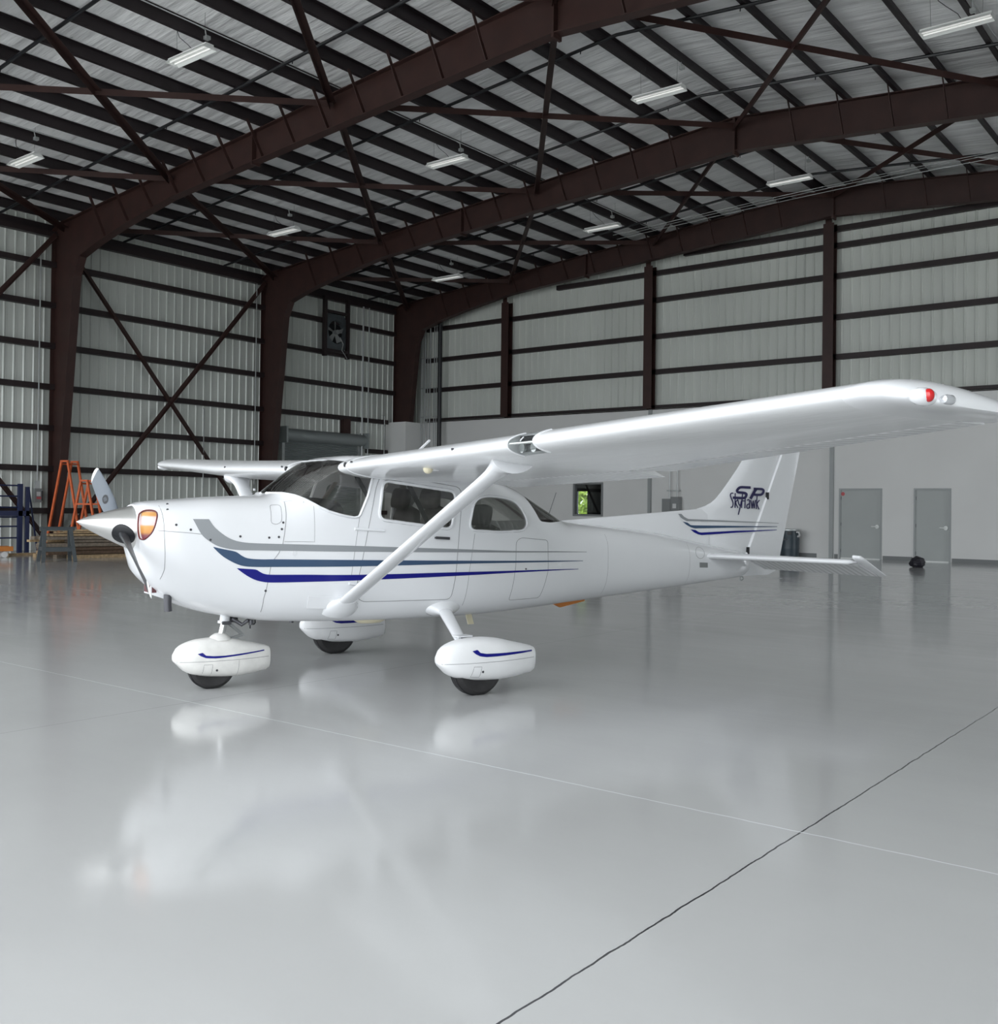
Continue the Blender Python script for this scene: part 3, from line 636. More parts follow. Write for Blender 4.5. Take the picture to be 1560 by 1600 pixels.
# black bag on the floor
bm=bmesh.new(); bmesh.ops.create_icosphere(bm,subdivisions=4,radius=1)
for v in bm.verts:
    n_=v.co.normalized(); k=1+.06*math.sin(7*n_.x+3*n_.z)*math.cos(5*n_.y)+.04*math.sin(13*n_.z)
    x,y,z=n_*k; v.co=(x*.19 - (.0 if z>0 else .0), y*.2, max(z,-.75)*.17+.1275)
me=bpy.data.meshes.new('bag'); bm.to_mesh(me); bm.free()
bg_=link('cloth_bag',me,M['dleather'],None,(-7.98,28.35,0),60)
tag(bg_,'small round black bundle on the floor before the right grey door','bundle')
bm=bmesh.new(); bmesh.ops.create_icosphere(bm,subdivisions=3,radius=.075); me=bpy.data.meshes.new('knot'); bm.to_mesh(me); bm.free()
link('side_pouch',me,M['dleather'],bg_,(-.15,0,.09),60)
# ================================================================ THE AIRCRAFT
# aircraft axes: x aft from the nose wheel contact, y to starboard, z up
plane = empty('light_aircraft', (-6.708724906, 4.903970835, 0), 1.2634606432)
tag(plane, 'white high-wing propeller aircraft with grey and blue stripes parked on the hangar floor', 'aircraft')
TMP = []
def fring(x, ins=0.0, n=96):
    zt,zb,hw,zm,nu,nl=fsec(x); zt-=ins; zb+=ins; hw-=ins; out=[]
    for k in range(n):
        a=2*math.pi*(k+.5)/n; c,s=math.cos(a),math.sin(a); e=2/(nu if s>0 else nl)
        y=hw*math.copysign(abs(c)**e,c); z=zm+(zt-zm if s>0 else zm-zb)*math.copysign(abs(s)**e,s)
        out.append((x,y,z))
    return out
def xs(a,b,step): 
    n=max(2,int((b-a)/step)); return [a+(b-a)*i/n for i in range(n+1)]
def hull(a,b,ins=0.0,ins2=None,step=.035):
    """closed skin from x=a to b; with ins2 also a hollow inside"""
    mb=MB(); mb.loft([fring(x,ins) for x in xs(a,b,step)])
    if ins2 is not None:
        d=ins2-ins; mb.loft([fring(x,ins2) for x in xs(a+d,b-d,step)],mi=1,flip=True)
    return mb
def prism(poly, y0, y1):
    mb=MB(); n=len(poly); vs=[(x,y0,z) for x,z in poly]+[(x,y1,z) for x,z in poly]
    mb.add(vs,[tuple(range(n)),tuple(range(2*n-1,n-1,-1))]+[(i,n+i,n+(i+1)%n,(i+1)%n) for i in range(n)]); return mb
def tmpobj(mb, fix=True):
    o=mb.build('tmp',None,fixn=fix); TMP.append(o); return o
def smooth_poly(pts, r=.03, k=4):
    """round the corners of a polygon"""
    out=[]; n=len(pts)
    for i in range(n):
        p0=Vector(pts[i-1]); p=Vector(pts[i]); p1=Vector(pts[(i+1)%n]); a=(p0-p); b=(p1-p)
        ra=min(r,a.length*.45); rb=min(r,b.length*.45); A=p+a.normalized()*ra; B=p+b.normalized()*rb
        for j in range(k+1):
            t=j/k; q=A*(1-t)**2+p*2*t*(1-t)+B*t*t; out.append((q.x,q.y))
    return out
def boolean(base, ops, name, mats, parent, smooth=30, loc=None):
    """ops: list of (mode, object); evaluated and baked to a fresh mesh"""
    for mode,c in ops:
        md=base.modifiers.new('b','BOOLEAN'); md.operation=mode; md.object=c; md.solver='EXACT'; md.use_hole_tolerant=True
    dg=bpy.context.evaluated_depsgraph_get(); me=bpy.data.meshes.new_from_object(base.evaluated_get(dg)); me.name=name
    me.materials.clear()
    return link(name,me,mats,parent,loc,smooth)
# ---- window outlines in side view (x,z)
doorwin=smooth_poly([(1.205,1.655),(1.905,1.578),(1.862,1.255),(1.165,1.338)],.07,6)
rearwin=smooth_poly([(2.09,1.50),(2.215,1.548),(2.46,1.533),(2.60,1.49),(2.705,1.325),(2.66,1.243),(2.36,1.234),(2.035,1.250)],.08,5)
backwin=smooth_poly([(2.70,1.62),(2.735,1.545),(2.86,1.325),(3.0,1.315),(3.26,1.330),(3.30,1.42),(3.0,1.75)],.03,3)
wshield=[(.30,1.60),(.405,1.539),(.452,1.537),(.506,1.520),(.579,1.483),(.666,1.429),(.74,1.398),(.82,1.375),(.90,1.359),(.95,1.352),(.985,1.357),(1.000,1.375),(1.067,1.526),(1.122,1.697),(1.13,1.775),(.95,1.80),(.845,1.815),(.815,1.90),(.30,1.90)]
prt = lambda poly: tmpobj(prism(poly,-1,-.15)); stb = lambda poly: tmpobj(prism(poly,.15,1)); both = lambda poly: tmpobj(prism(poly,-1,1))
c_dp,c_ds,c_rp,c_rs,c_ws,c_bw=prt(doorwin),stb(doorwin),prt(rearwin),stb(rearwin),both(wshield),both(backwin)
def cyl(y,z,ry,rz,x0,x1,n=28):
    mb=MB(); mb.loft([[(x,y+ry*math.cos(2*math.pi*k/n),z+rz*math.sin(2*math.pi*k/n)) for k in range(n)] for x in (x0,x1)]); return mb
INY,INZ=.285,1.288
c_ip,c_is=tmpobj(cyl(-INY,INZ,.088,.108,-.8,-.30)),tmpobj(cyl(INY,INZ,.088,.108,-.8,-.30))
mb=MB(); mb.loft([fring(x) for x in xs(-.63,6.10,.035)])
mb.loft([fring(x,.018) for x in xs(-.61,-.02,.035)],mi=2,flip=True)
mb.loft([fring(x,.022) for x in xs(.20,3.60,.035)],mi=1,flip=True)
skin=tmpobj(mb,False)
c_chin=tmpobj(MB().box(-.70,-.40,-.075,.075,.775,.855))
M['redinlet']=mat('dark_red_inlet_lip',(.14,.02,.025),.4)
fus=boolean(skin,[('DIFFERENCE',c) for c in (c_dp,c_ds,c_rp,c_rs,c_ws,c_bw,c_ip,c_is)],'fuselage',[M['white'],M['cabin'],M['dark']],plane,30)
# ---- glazing: the same skin, 4 mm thick, inside each outline
def pane(name,c,label=None):
    sk=tmpobj(hull(.25,3.45,.006,.010),False)
    o=boolean(sk,[('INTERSECT',c)],name,[M['glass'],M['glass']],plane,40)
    if label: o['label']=label
    return o
pane('windshield',c_ws); pane('door_window',c_dp); pane('door_window',c_ds); pane('rear_side_window',c_rp); pane('rear_side_window',c_rs); pane('back_window',c_bw)
# ---- lines lying on the skin
def onskin(x,z,side=-1,off=0.0):
    return (x, side*(ysurf(x,z)+off), z)
def dense(pts,step=.025,closed=False):
    out=[]; P=list(pts)+([pts[0]] if closed else [])
    for a,b in zip(P,P[1:]):
        L_=math.hypot(b[0]-a[0],b[1]-a[1]); n=max(1,int(L_/step))
        for i in range(n): out.append((a[0]+(b[0]-a[0])*i/n,a[1]+(b[1]-a[1])*i/n))
    if not closed: out.append(tuple(P[-1]))
    return out
def skinline(name,pts,r,m,side=-1,closed=False,label=None,off=0):
    o=MB().tube([onskin(x,z,side,off) for x,z in dense(pts,.025,closed)],r,6,closed=closed).build(name,m,plane,smooth=60)
    if label: o['label']=label
    return o
doorout=smooth_poly([(1.20,1.71),(1.945,1.615),(1.964,1.541),(1.938,1.241),(1.91,.861),(1.885,.66),(1.04,.675),(.965,.75),(.995,.86),(1.07,1.243),(1.14,1.60)],.05,4)
wsl=[p for p in wshield[1:16]]
for s_ in (-1,1):
    skinline('window_frame',doorwin,.014,M['white'],s_,True)
    skinline('window_frame',rearwin,.011,M['white'],s_,True)
    skinline('door_seam',doorout,.0028,M['seam'],s_,True)
    skinline('windshield_frame',wsl,.011,M['white'],s_)
    skinline('cowl_seam',[(.426,1.485),(.366,1.146),(.337,1.078),(.279,1.001),(.239,.731),(.246,.62)],.0026,M['seam'],s_)
    skinline('cowl_seam',[(-.539,1.248),(-.312,1.23),(-.105,1.206)],.002,M['seam'],s_)
    skinline('cowl_seam',[(-.503,1.429),(-.503,1.336),(-.498,1.197),(-.481,.961),(-.491,.886)],.002,M['seam'],s_)
    skinline('hatch_seam',smooth_poly([(.304,1.444),(.385,1.445),(.365,1.317),(.321,1.293),(.280,1.307)],.02,3),.002,M['seam'],s_,True)
    skinline('panel_seam',[(.995,1.352),(.96,1.10),(.93,.86)],.0018,M['seam'],s_)
    skinline('panel_seam',[(.62,1.44),(.62,1.16),(.38,1.165)],.0016,M['seam'],s_)
skinline('baggage_door_seam',smooth_poly([(2.56,.932),(2.563,1.15),(2.62,1.181),(2.942,1.155),(2.955,.886),(2.90,.626),(2.53,.621)],.03,3),.0022,M['seam'],-1,True)
skinline('panel_seam',[(2.1,1.22),(2.05,.9),(2.03,.60)],.0018,M['seam'],-1)
skinline('panel_seam',[(3.75,1.2),(3.75,.62)],.0012,M['seam'],-1)
skinline('panel_seam',[(5.0,1.10),(5.0,.68)],.0012,M['seam'],-1)
# ---- painted stripes: ribbons following the skin
def interp(pts,x):
    for (xa,za),(xb,zb) in zip(pts,pts[1:]):
        if xa<=x<=xb: return za+(zb-za)*(x-xa)/(xb-xa+1e-9)
    return pts[-1][1]
def stripe(name,top,bot,m,side,surf=onskin,n=110,rows=5,parent=None,off=.0028,bias=1.6):
    """top and bottom edge given as matching polylines (parameter 0..1 along each)"""
    def par(pts,t):
        L_=[0]
        for a,b in zip(pts,pts[1:]): L_.append(L_[-1]+math.hypot(b[0]-a[0],b[1]-a[1]))
        s=t*L_[-1]
        for i in range(len(pts)-1):
            if s<=L_[i+1]+1e-9:
                f=(s-L_[i])/max(1e-9,L_[i+1]-L_[i]); return (pts[i][0]+(pts[i+1][0]-pts[i][0])*f,pts[i][1]+(pts[i+1][1]-pts[i][1])*f)
        return pts[-1]
    vs=[]; fs=[]
    for i in range(n+1):
        t=(i/n)**bias; a=par(top,t); b=par(bot,t)
        for j in range(rows+1):
            f=j/rows; x=a[0]*(1-f)+b[0]*f; z=a[1]*(1-f)+b[1]*f; vs.append(surf(x,z,side,off))
    R1=rows+1
    for i in range(n):
        for j in range(rows): 
            q=(i*R1+j,i*R1+j+1,(i+1)*R1+j+1,(i+1)*R1+j); fs.append(q if side<0 else q[::-1])
    return MB().add(vs,fs).build(name,m,parent or plane,smooth=50,fixn=False)
# smoothed edges (Catmull-Rom)
def cr(pts,k=6):
    out=[]; P=[pts[0]]+list(pts)+[pts[-1]]
    for i in range(1,len(P)-2):
        p0,p1,p2,p3=P[i-1:i+3]
        for j in range(k):
            t=j/k; out.append(tuple(.5*((2*p1[d])+(-p0[d]+p2[d])*t+(2*p0[d]-5*p1[d]+4*p2[d]-p3[d])*t*t+(-p0[d]+3*p1[d]-3*p2[d]+p3[d])*t**3) for d in (0,1)))
    out.append(tuple(pts[-1])); return out
g_top=cr([(-.186,1.333),(-.150,1.275),(-.09,1.222),(-.03,1.186),(.05,1.163),(.183,1.152),(.56,1.140),(.988,1.126),(1.934,1.089),(2.534,1.064),(3.056,1.052),(3.451,1.040)])
g_bot=cr([(-.300,1.333),(-.244,1.221),(-.165,1.155),(-.09,1.123),(.02,1.104),(.184,1.099),(.56,1.090),(.988,1.080),(1.935,1.062),(2.534,1.050),(3.056,1.043),(3.451,1.036)])
s_top=cr([(-.156,1.128),(-.09,1.112),(.005,1.091),(.05,1.062),(.10,1.040),(.20,1.031),(.358,1.029),(.989,1.014),(1.937,.991),(2.536,.977),(2.977,.967),(3.402,.957)])
s_bot=cr([(-.160,1.126),(-.12,1.085),(-.069,1.044),(.017,.998),(.089,.979),(.20,.973),(.359,.971),(.991,.963),(1.937,.964),(2.536,.959),(2.977,.955),(3.402,.953)])
n_top=cr([(.022,.967),(.09,.961),(.162,.954),(.195,.935),(.235,.918),(.311,.912),(.564,.907),(.994,.896),(1.94,.893),(2.54,.889),(2.98,.886),(3.344,.882)])
n_bot=cr([(.018,.966),(.055,.937),(.106,.903),(.16,.876),(.225,.859),(.311,.852),(.566,.851),(.996,.851),(1.942,.862),(2.541,.871),(2.98,.875),(3.344,.878)])
for s_ in (-1,1):
    stripe('grey_stripe',g_top,g_bot,M['grey'],s_); stripe('slate_blue_stripe',s_top,s_bot,M['slate'],s_); stripe('navy_stripe',n_top,n_bot,M['navy'],s_)
# fasteners and small fittings on the port side (mirrored)
for s_ in (-1,1):
    mb=MB()
    for x,z in ((-.46,1.40),(-.42,1.29),(-.32,1.255),(-.18,1.18),(.04,1.205),(.26,1.195),(.335,1.20),(.36,1.26),(.375,1.31),(.245,.79),(-.44,1.44)):
        p=onskin(x,z,s_,.0); q=onskin(x,z,s_,.004); mb.tube([p,q],.009,10)
    mb.build('cowl_fasteners',M['rivet'],plane)
    mb=MB(); a=onskin(1.695,1.188,s_,.018); b=onskin(1.83,1.181,s_,.018); mb.bar(a,b,.010,.022); mb.bar(onskin(1.70,1.188,s_,-.01),a,.014,.014); mb.build('door_handle',M['rivet'],plane)
    for x0_,z0_,x1_ in ((.955,1.262,1.215),(.915,.828,1.03)):
        mb=MB(); mb.tube([onskin(x0_,z0_,s_,.006),onskin(x1_,z0_-.015,s_,.006)],.011,8); mb.build('door_hinge',M['white'],plane,smooth=50)
    mb=MB(); mb.tube([onskin(.40,1.475,s_,.004),onskin(.47,1.485,s_,.012),onskin(.55,1.470,s_,.004)],.008,8); mb.build('hood_latch',M['white'],plane,smooth=50)
    o=MB().tube([onskin(.455,1.075,s_,0),onskin(.455,1.075,s_,.006)],.018,16).build('static_port',M['white'],plane)
    mb=MB(); a=onskin(.585,.69,s_,.004); b=onskin(.80,.675,s_,.004); mb.bar(a,b,.10,.004,up=(0,-s_,.3)); mb.build('entry_step',M['white'],plane)
    for x,z in ((2.68,.90),(2.74,.90),(3.1,.93)): MB().tube([onskin(x,z,s_,0),onskin(x,z,s_,.005)],.008 if x<3 else .02,12).build('static_port',M['rivet'] if x<2.7 else M['white'],plane)
    # gap slot near the tail
    vs=[onskin(x,z,s_,.002) for x,z in ((5.16,.895),(5.30,.888),(5.305,.835),(5.165,.84))]
    MB().add(vs,[(0,1,2,3)]).build('vent_patch',M['ebox'],plane)
    MB().tube([onskin(5.18+.075*math.cos(a),.995+.06*math.sin(a),s_,.001) for a in [k*math.pi/12 for k in range(24)]],.0018,5,closed=True).build('inspection_cover',M['seam'],plane)
# ---- engine inlets: lip, and plug with gold reflections painted into its colour
def plugmat():
    m=mat('inlet_plug',(.70,.33,.30),.35); nt=m.node_tree; L=nt.links; b=nt.nodes['Principled BSDF']
    t=nt.nodes.new('ShaderNodeTexCoord'); s=nt.nodes.new('ShaderNodeSeparateXYZ'); r=nt.nodes.new('ShaderNodeValToRGB'); mr=nt.nodes.new('ShaderNodeMapRange')
    mr.inputs[1].default_value=1.18; mr.inputs[2].default_value=1.40; L.new(t.outputs['Object'],s.inputs[0]); L.new(s.outputs['Z'],mr.inputs[0]); L.new(mr.outputs[0],r.inputs[0])
    e=r.color_ramp.elements; r.color_ramp.interpolation='LINEAR'
    e[0].position=0; e[0].color=(.16,.035,.045,1); e[1].position=.14; e[1].color=(.20,.05,.06,1)
    for p_,c_ in ((.24,(.55,.24,.045)),(.44,(.62,.30,.07)),(.50,(.80,.52,.50)),(.74,(.84,.58,.56)),(.80,(.60,.30,.08)),(.90,(.66,.36,.14)),(.96,(.80,.62,.60))):
        a=e.new(p_); a.color=(*c_,1)
    L.new(r.outputs[0],b.inputs['Base Color']); return m
M['plug']=plugmat()
for s_ in (-1,1):
    hs=tmpobj(MB().loft([fring(x,.012) for x in xs(-.617,-.25,.03)])); pc=tmpobj(cyl(s_*INY,INZ,.0875,.1075,-.8,-.30))
    boolean(hs,[('INTERSECT',pc)],'inlet_plug',[M['plug']],plane,40)
    mb=MB(); n=28; rings=[]
    for xx,f in ((-.42,1.0),(-.535,.99),(-.56,.90),(-.565,.0)):
        rings.append([(xx+(-.00),s_*INY+.092*f*math.cos(2*math.pi*k/n)-s_*0,INZ+.112*f*math.sin(2*math.pi*k/n)) for k in range(n)])
    # plug face raked back to follow the nose bowl
    rings=[[ (p[0]+max(0,(abs(p[1])-.24))*.55, p[1],p[2]) for p in r_] for r_ in rings]
    pts=[]
    for k in range(40):
        a=2*math.pi*k/40; y=INY+.088*math.cos(a); z=INZ+.108*math.sin(a)
        lo,hi=-.63,0.2
        if ysurf(-.63,z)>=y and FF[0](-.63)>z: xq=-.632
        else:
            for _ in range(30):
                m_=(lo+hi)/2
                if ysurf(m_,z)>=y: hi=m_
                else: lo=m_
            xq=hi
        pts.append((xq-.001,s_*y,z))
    MB().tube(pts,.0055,6,closed=True).build('inlet_lip',M['redinlet'],plane,smooth=60)
# lower carburettor air scoop under the spinner
mb=MB(); mb.loft([[(x,y*w_,z) for y,z in ((-1,z0),(1,z0),(1,z1),(-1,z1))] for x,w_,z0,z1 in ((-.505,.088,.760,.865),(-.45,.092,.740,.85),(-.34,.09,.70,.78))])
mb.build('air_scoop',M['white'],plane,smooth=30)
mb=MB(); mb.box(-.509,-.505,-.072,.072,.772,.853); mb.box(-.496,-.462,-.0935,-.084,.772,.845); mb.box(-.496,-.462,.084,.0935,.772,.845); mb.build('scoop_filter',mat('dark_red_filter',(.12,.045,.05),.7),plane)
# exhaust stack and belly fittings
mb=MB(); mb.tube([(-.40,-.17,.76),(-.40,-.17,.70),(-.395,-.17,.635)],.030,14); mb.build('exhaust_stack',M['rivet'],plane,smooth=40)
mb=MB(); mb.lathe([(0,-.03),(.10,-.025),(.14,-.005),(.15,.03)],24,(1.30,-.16,.485),sc=(1,.6)); mb.build('belly_antenna',M['cream'],plane,smooth=50)
mb=MB(); mb.loft([[(2.22+a,-.22-.008,z),(2.28+a,-.22-.003,z),(2.28+a,-.22+.003,z),(2.22+a,-.22+.008,z)] for a,z in ((0,.50),(.03,.40))]); mb.build('drain_mast',M['cream'],plane)
mb=MB(); mb.loft([[(x,y0_*.016,z) for y0_,z in ((-1,za),(1,za),(1,zb),(-1,zb))] for x,za,zb in ((3.38,.51,.56),(3.45,.48,.56),(3.75,.53,.575))]); mb.build('belly_marker_antenna',M['orangeplug'],plane)
for x in (.28,.62): MB().tube([(x,-.1,.53),(x,-.1,.49)],.02,10).build('belly_drain',M['rivet'],plane)
# ---- spinner and propeller
PX,PZ,PA=-.715,1.262,1.11
mb=MB(); pr=[]
for k in range(15):
    t=k/14; pr.append((.172*(t**.80)*(1-.0*t) if k else 0,-1.022+.405*t))
pr=[(max(r_,.0),h_) for r_,h_ in pr]; pr.append((.172,-.610)); pr.append((0,-.608))
prop=empty('propeller',(0,0,0),0,plane)
# axis drops slightly: tip at z 1.304, backplate centre at 1.25
rings=[[ (h_, r_*math.cos(2*math.pi*k/40), 1.304-(h_+1.022)*.115+r_*math.sin(2*math.pi*k/40)) for k in range(40)] for r_,h_ in pr]
mb.loft(rings).build('spinner',M['spinner'],prop,smooth=35)
MB().lathe([(0,-.618),(.181,-.618),(.181,-.602),(0,-.602)],36,(0,0,1.256),'X').build('spinner_backplate',M['black'],prop,smooth=35)
def blade(sgn):
    d=Vector((0,math.sin(PA),math.cos(PA)))*sgn; tdir=Vector((0,d.z,-d.y)); ax=Vector((1,0,0)); C0=Vector((PX,0,PZ)); rings=[]
    for r_,ch,th,tw in ((.09,.075,.060,55),(.16,.080,.052,50),(.24,.105,.036,43),(.36,.132,.026,35),(.52,.146,.020,28),(.68,.148,.015,23),(.82,.142,.012,20),(.90,.132,.010,18),(.945,.104,.008,17),(.963,.062,.006,17),(.966,.01,.003,17)):
        a=math.radians(tw); u=(tdir*math.cos(a)-ax*math.sin(a)); w_=u.cross(d); ring=[]
        for k in range(20):
            q=2*math.pi*k/20; x=math.cos(q); y=math.sin(q); ring.append(C0+d*r_+u*(x*ch/2)+w_*(y*th/2*(1-.25*x)))
        rings.append(ring)
    return MB().loft(rings),rings
for sg,mm in ((1,M['propgrey']),(-1,M['bladeback'])):
    m_,rg=blade(sg); b_=m_.build('blade',mm,prop,smooth=50)
    # white tip sleeve
    d=Vector((0,math.sin(PA),math.cos(PA)))*sg; C0=Vector((PX,0,PZ)); tip=[]
    for ring in rg[-4:]:
        c=sum((Vector(p) for p in ring),Vector())/20; tip.append([c+(Vector(p)-c)*1.05+d*.0012 for p in ring])
    MB().loft(tip).build('blade_tip',M['lampwhite'],b_,smooth=50)
# dark cut-outs of the spinner around each blade root
for sg in (1,-1):
    d=Vector((0,math.sin(PA),math.cos(PA)))*sg; e=d.cross(Vector((1,0,0))).normalized(); mb=MB(); vs=[]; fs=[]; K=26
    for f in (.02,.25,.5,.75,1.0):
        for k in range(K):
            a=2*math.pi*k/K; xx=PX-.002+.078*f*math.cos(a); s2=.078*f*math.sin(a); h=(xx+1.022)/.405; R_=.172*min(1,max(.01,h))**.80
            v=math.sqrt(max(0,R_*R_-s2*s2)); vs.append(Vector((xx,0,1.304-(xx+1.022)*.115))+d*(v+.0035)+e*s2)
    for r_ in range(4):
        for k in range(K): fs.append((r_*K+k,r_*K+(k+1)%K,(r_+1)*K+(k+1)%K,(r_+1)*K+k))
    fs.append(tuple(range(K)))
    mb.add(vs,fs).build('spinner_cutout',M['black'],prop)
# maker's oval badge on the upper blade (a generic dark oval with light strokes)
d=Vector((0,math.sin(PA),math.cos(PA))); tdir=Vector((0,d.z,-d.y)); a=math.radians(30); u=(tdir*math.cos(a)-Vector((1,0,0))*math.sin(a)); w_=u.cross(d)
if w_.x>0: w_=-w_
if w_.x>0: w_=-w_
C0=Vector((PX,0,PZ))+d*.46
for sg_ in (1,-1):
    W_=w_*sg_; b0=C0+W_*.0135
    bd=MB().add([b0]+[b0+d*.062*math.cos(2*math.pi*k/24)+u*.030*math.sin(2*math.pi*k/24) for k in range(24)],[(0,1+k,1+(k+1)%24) for k in range(24)]).build('blade_badge',M['black'],prop)
    mb=MB()
    for q in (-.024,-.008,.008,.024): mb.bar(b0+W_*.0006+d*(q-.006)-u*.014,b0+W_*.0006+d*(q+.008)+u*.014,.005,.0006,up=W_)
    mb.build('badge_strokes',M['propgrey'],prop)
# ---- wings
def foil(x,t=.12,m=.02,p=.4):
    yt=5*t*(.2969*math.sqrt(max(x,0))-.126*x-.3516*x*x+.2843*x**3-.1036*x**4)
    yc=m/p**2*(2*p*x-x*x) if x<p else m/(1-p)**2*((1-2*p)+2*p*x-x*x)
    return yc+yt, yc-yt
WST=[(.47,.84,1.63,.120),(2.54,.84,1.63,.120),(5.16,.935,1.16,.120)]
def wparam(y):
    for a,b in zip(WST,WST[1:]):
        if a[0]<=y<=b[0]+1e-6:
            f=(y-a[0])/(b[0]-a[0]); return [a[i]+(b[i]-a[i])*f for i in (1,2,3)]
    return list(WST[-1][1:])
def zle(y): return 1.755+.0302*(y-.6)+max(0,y-2.54)*.015
def inc(y): return math.radians(3.4 if y<=2.54 else 3.4-1.0*(y-2.54)/2.95)
def wpt(y,xc,zc,xl,ch,zl,s): 
    X_=xc*ch; Z_=zc*ch; INC=inc(y)
    if s>0 and y>2.54: y=2.54+(y-2.54)*.90
    return (xl+X_*math.cos(INC)+Z_*math.sin(INC), s*y, zl+Z_*math.cos(INC)-X_*math.sin(INC))
def wring(y,s,x0=0.0,x1=1.0,n=26,override=None,droop=0.0):
    xl,ch,t=override[:3] if override else wparam(y); zl=(override[3] if override else zle(y))
    if x0==0:
        X=[x1*(1-math.cos(math.pi*k/n))/2 for k in range(n+1)]; up=[(x,foil(x,t)[0]) for x in X][::-1]; lo=[(x,foil(x,t)[1]) for x in X][1:]
    else:
        X=[x0+(x1-x0)*k/8 for k in range(9)]; u0,l0=foil(x0,t); zc=(u0+l0)/2; r_=(u0-l0)/2
        up=[(x,foil(x,t)[0]) for x in X][::-1]; nose=[(x0-r_*.9*math.sin(math.pi*k/8),zc+r_*math.cos(math.pi*k/8)) for k in range(1,8)]; lo=[(x,foil(x,t)[1]) for x in X]
        up=up+nose
    pts=up+lo
    if droop: cd_,sd_=math.cos(droop),math.sin(droop); hz=foil(x0,t)[1]; pts=[(x0+(x-x0)*cd_+(z-hz)*sd_, hz+(z-hz)*cd_-(x-x0)*sd_) for x,z in pts]
    return [wpt(y,x,z,xl,ch,zl,s) for x,z in pts]
def ys_(a,b,n): return [a+(b-a)*k/n for k in range(n+1)]
TIP=[(5.16,.935,1.16,.120,0),(5.24,.945,1.15,.120,.003),(5.32,.965,1.12,.116,-.004),(5.39,1.01,1.06,.104,-.020),(5.44,1.08,.98,.086,-.036),(5.475,1.18,.84,.062,-.052),(5.49,1.30,.64,.036,-.062)]
for s_,side in ((-1,'port'),(1,'starboard')):
    wg=empty('wing',(0,0,0),0,plane)
    mb=MB().loft([wring(y,s_,0,.765) for y in [.47,.8,1.2,1.6,2.0,2.3,2.54,3.0,3.6,4.2,4.8,5.16]]); 
    base=tmpobj(mb); cut=tmpobj(MB().box(.70,.955,-3.075,-2.825,1.5,2.2) if s_<0 else MB().box(-9,-8,0,1,0,1))
    if s_<0: boolean(base,[('DIFFERENCE',cut)],'wing_panel',[M['whitedull']],wg,35)
    else: MB().loft([wring(y,s_,0,.765) for y in [.47,.8,1.2,1.6,2.0,2.3,2.54,3.0,3.6,4.2,4.8,5.16]]).build('wing_panel',M['whitedull'],wg,smooth=35)
    MB().loft([wring(y,s_,.785,1.0,droop=math.radians(6)) for y in (.66,1.2,1.9,2.50)]).build('flap',M['corr'],wg,smooth=35)
    MB().loft([wring(y,s_,.785,1.0) for y in (2.57,3.4,4.3,5.12)]).build('aileron',M['corr'],wg,smooth=35)
    MB().loft([wring(y,s_,0,1.0,override=(xl,ch,t,zle(y)+dz)) for y,xl,ch,t,dz in TIP]).build('wing_tip',M['white'],wg,smooth=40)
    # seam bands and small details below
    for y in (.62,):
        MB().tube([wring(y,s_,0,.765)[k] for k in range(0,53)],.006,6).build('root_fairing',M['white'],wg,smooth=60)
    xl,ch,t=wparam(.60)
    MB().tube([(xl+.012,s_*.60,zle(.6)+.012),(xl-.004,s_*.60,zle(.6)+.014)],.020,14).build('cabin_air_inlet',M['black'],wg)
    for y,z in ((.70,.03),(2.2,.02)):
        xl,ch,t=wparam(y); MB().tube([(xl+.012,s_*y,zle(y)+z),(xl-.002,s_*y,zle(y)+z)],.008,8).build('leading_edge_plug',M['rivet'],wg)
    # light bracket at the tip
    nx=1.07; tk=lambda y: y if s_<0 else 2.54+(y-2.54)*.90
    mb=MB(); mb.lathe([(0,-.075),(.022,-.065),(.036,-.02),(.038,.02),(.03,.06),(.0,.075)],18,(nx+.005,s_*tk(5.445),1.912),'X'); mb.build('nav_light_housing',M['white'],wg,smooth=50)
    bm=bmesh.new(); bmesh.ops.create_uvsphere(bm,u_segments=18,v_segments=12,radius=.025); me=bpy.data.meshes.new('g'); bm.to_mesh(me); bm.free()
    o=link('navigation_light',me,M['redglass'] if s_<0 else mat('green_lamp_glass',(.01,.35,.08),.12),wg,(nx+.005,s_*tk(5.475),1.915),60)
    o.scale=(1.0,.9,1.1)
    if s_<0: o['label']='red glass lamp'
    MB().lathe([(0,-.04),(.016,-.034),(.021,-.01),(.021,.02),(.013,.036),(0,.038)],16,(nx+.125,s_*tk(5.485),1.905),'X').build('strobe_light',M['lens'],wg,smooth=50)
    # strut with its cuffs
    B=Vector((.885,s_*.49,.652)); T=Vector((1.085,s_*2.50,1.742)); D=(T-B); rings=[]
    for f,ch_,th,dx in ((-.02,.155,.055,0),(.10,.150,.052,0),(.5,.150,.052,0),(.86,.150,.052,0),(.90,.158,.058,.004),(.93,.175,.068,.010),(.955,.20,.085,.010),(.975,.235,.11,.015),(.99,.275,.15,.02),(1.01,.33,.20,.025)):
        c=B+D*f+Vector((dx,0,0)); up=Vector((0,-s_*D.z,abs(D.y)))*1.0
        nrm=D.cross(Vector((1,0,0))).normalized(); ring=[]
        for k in range(24):
            a=2*math.pi*k/24; ring.append(c+Vector((1,0,0))*(math.cos(a)*ch_/2)+nrm*(math.sin(a)*th/2*(1-.25*math.cos(a))))
        rings.append(ring)
    stt=MB().loft(rings[:4]).build('wing_strut',M['white'],plane,smooth=50)
    MB().loft(rings[3:]).build('strut_cuff',M['white'],stt,smooth=50)
    rings=[]
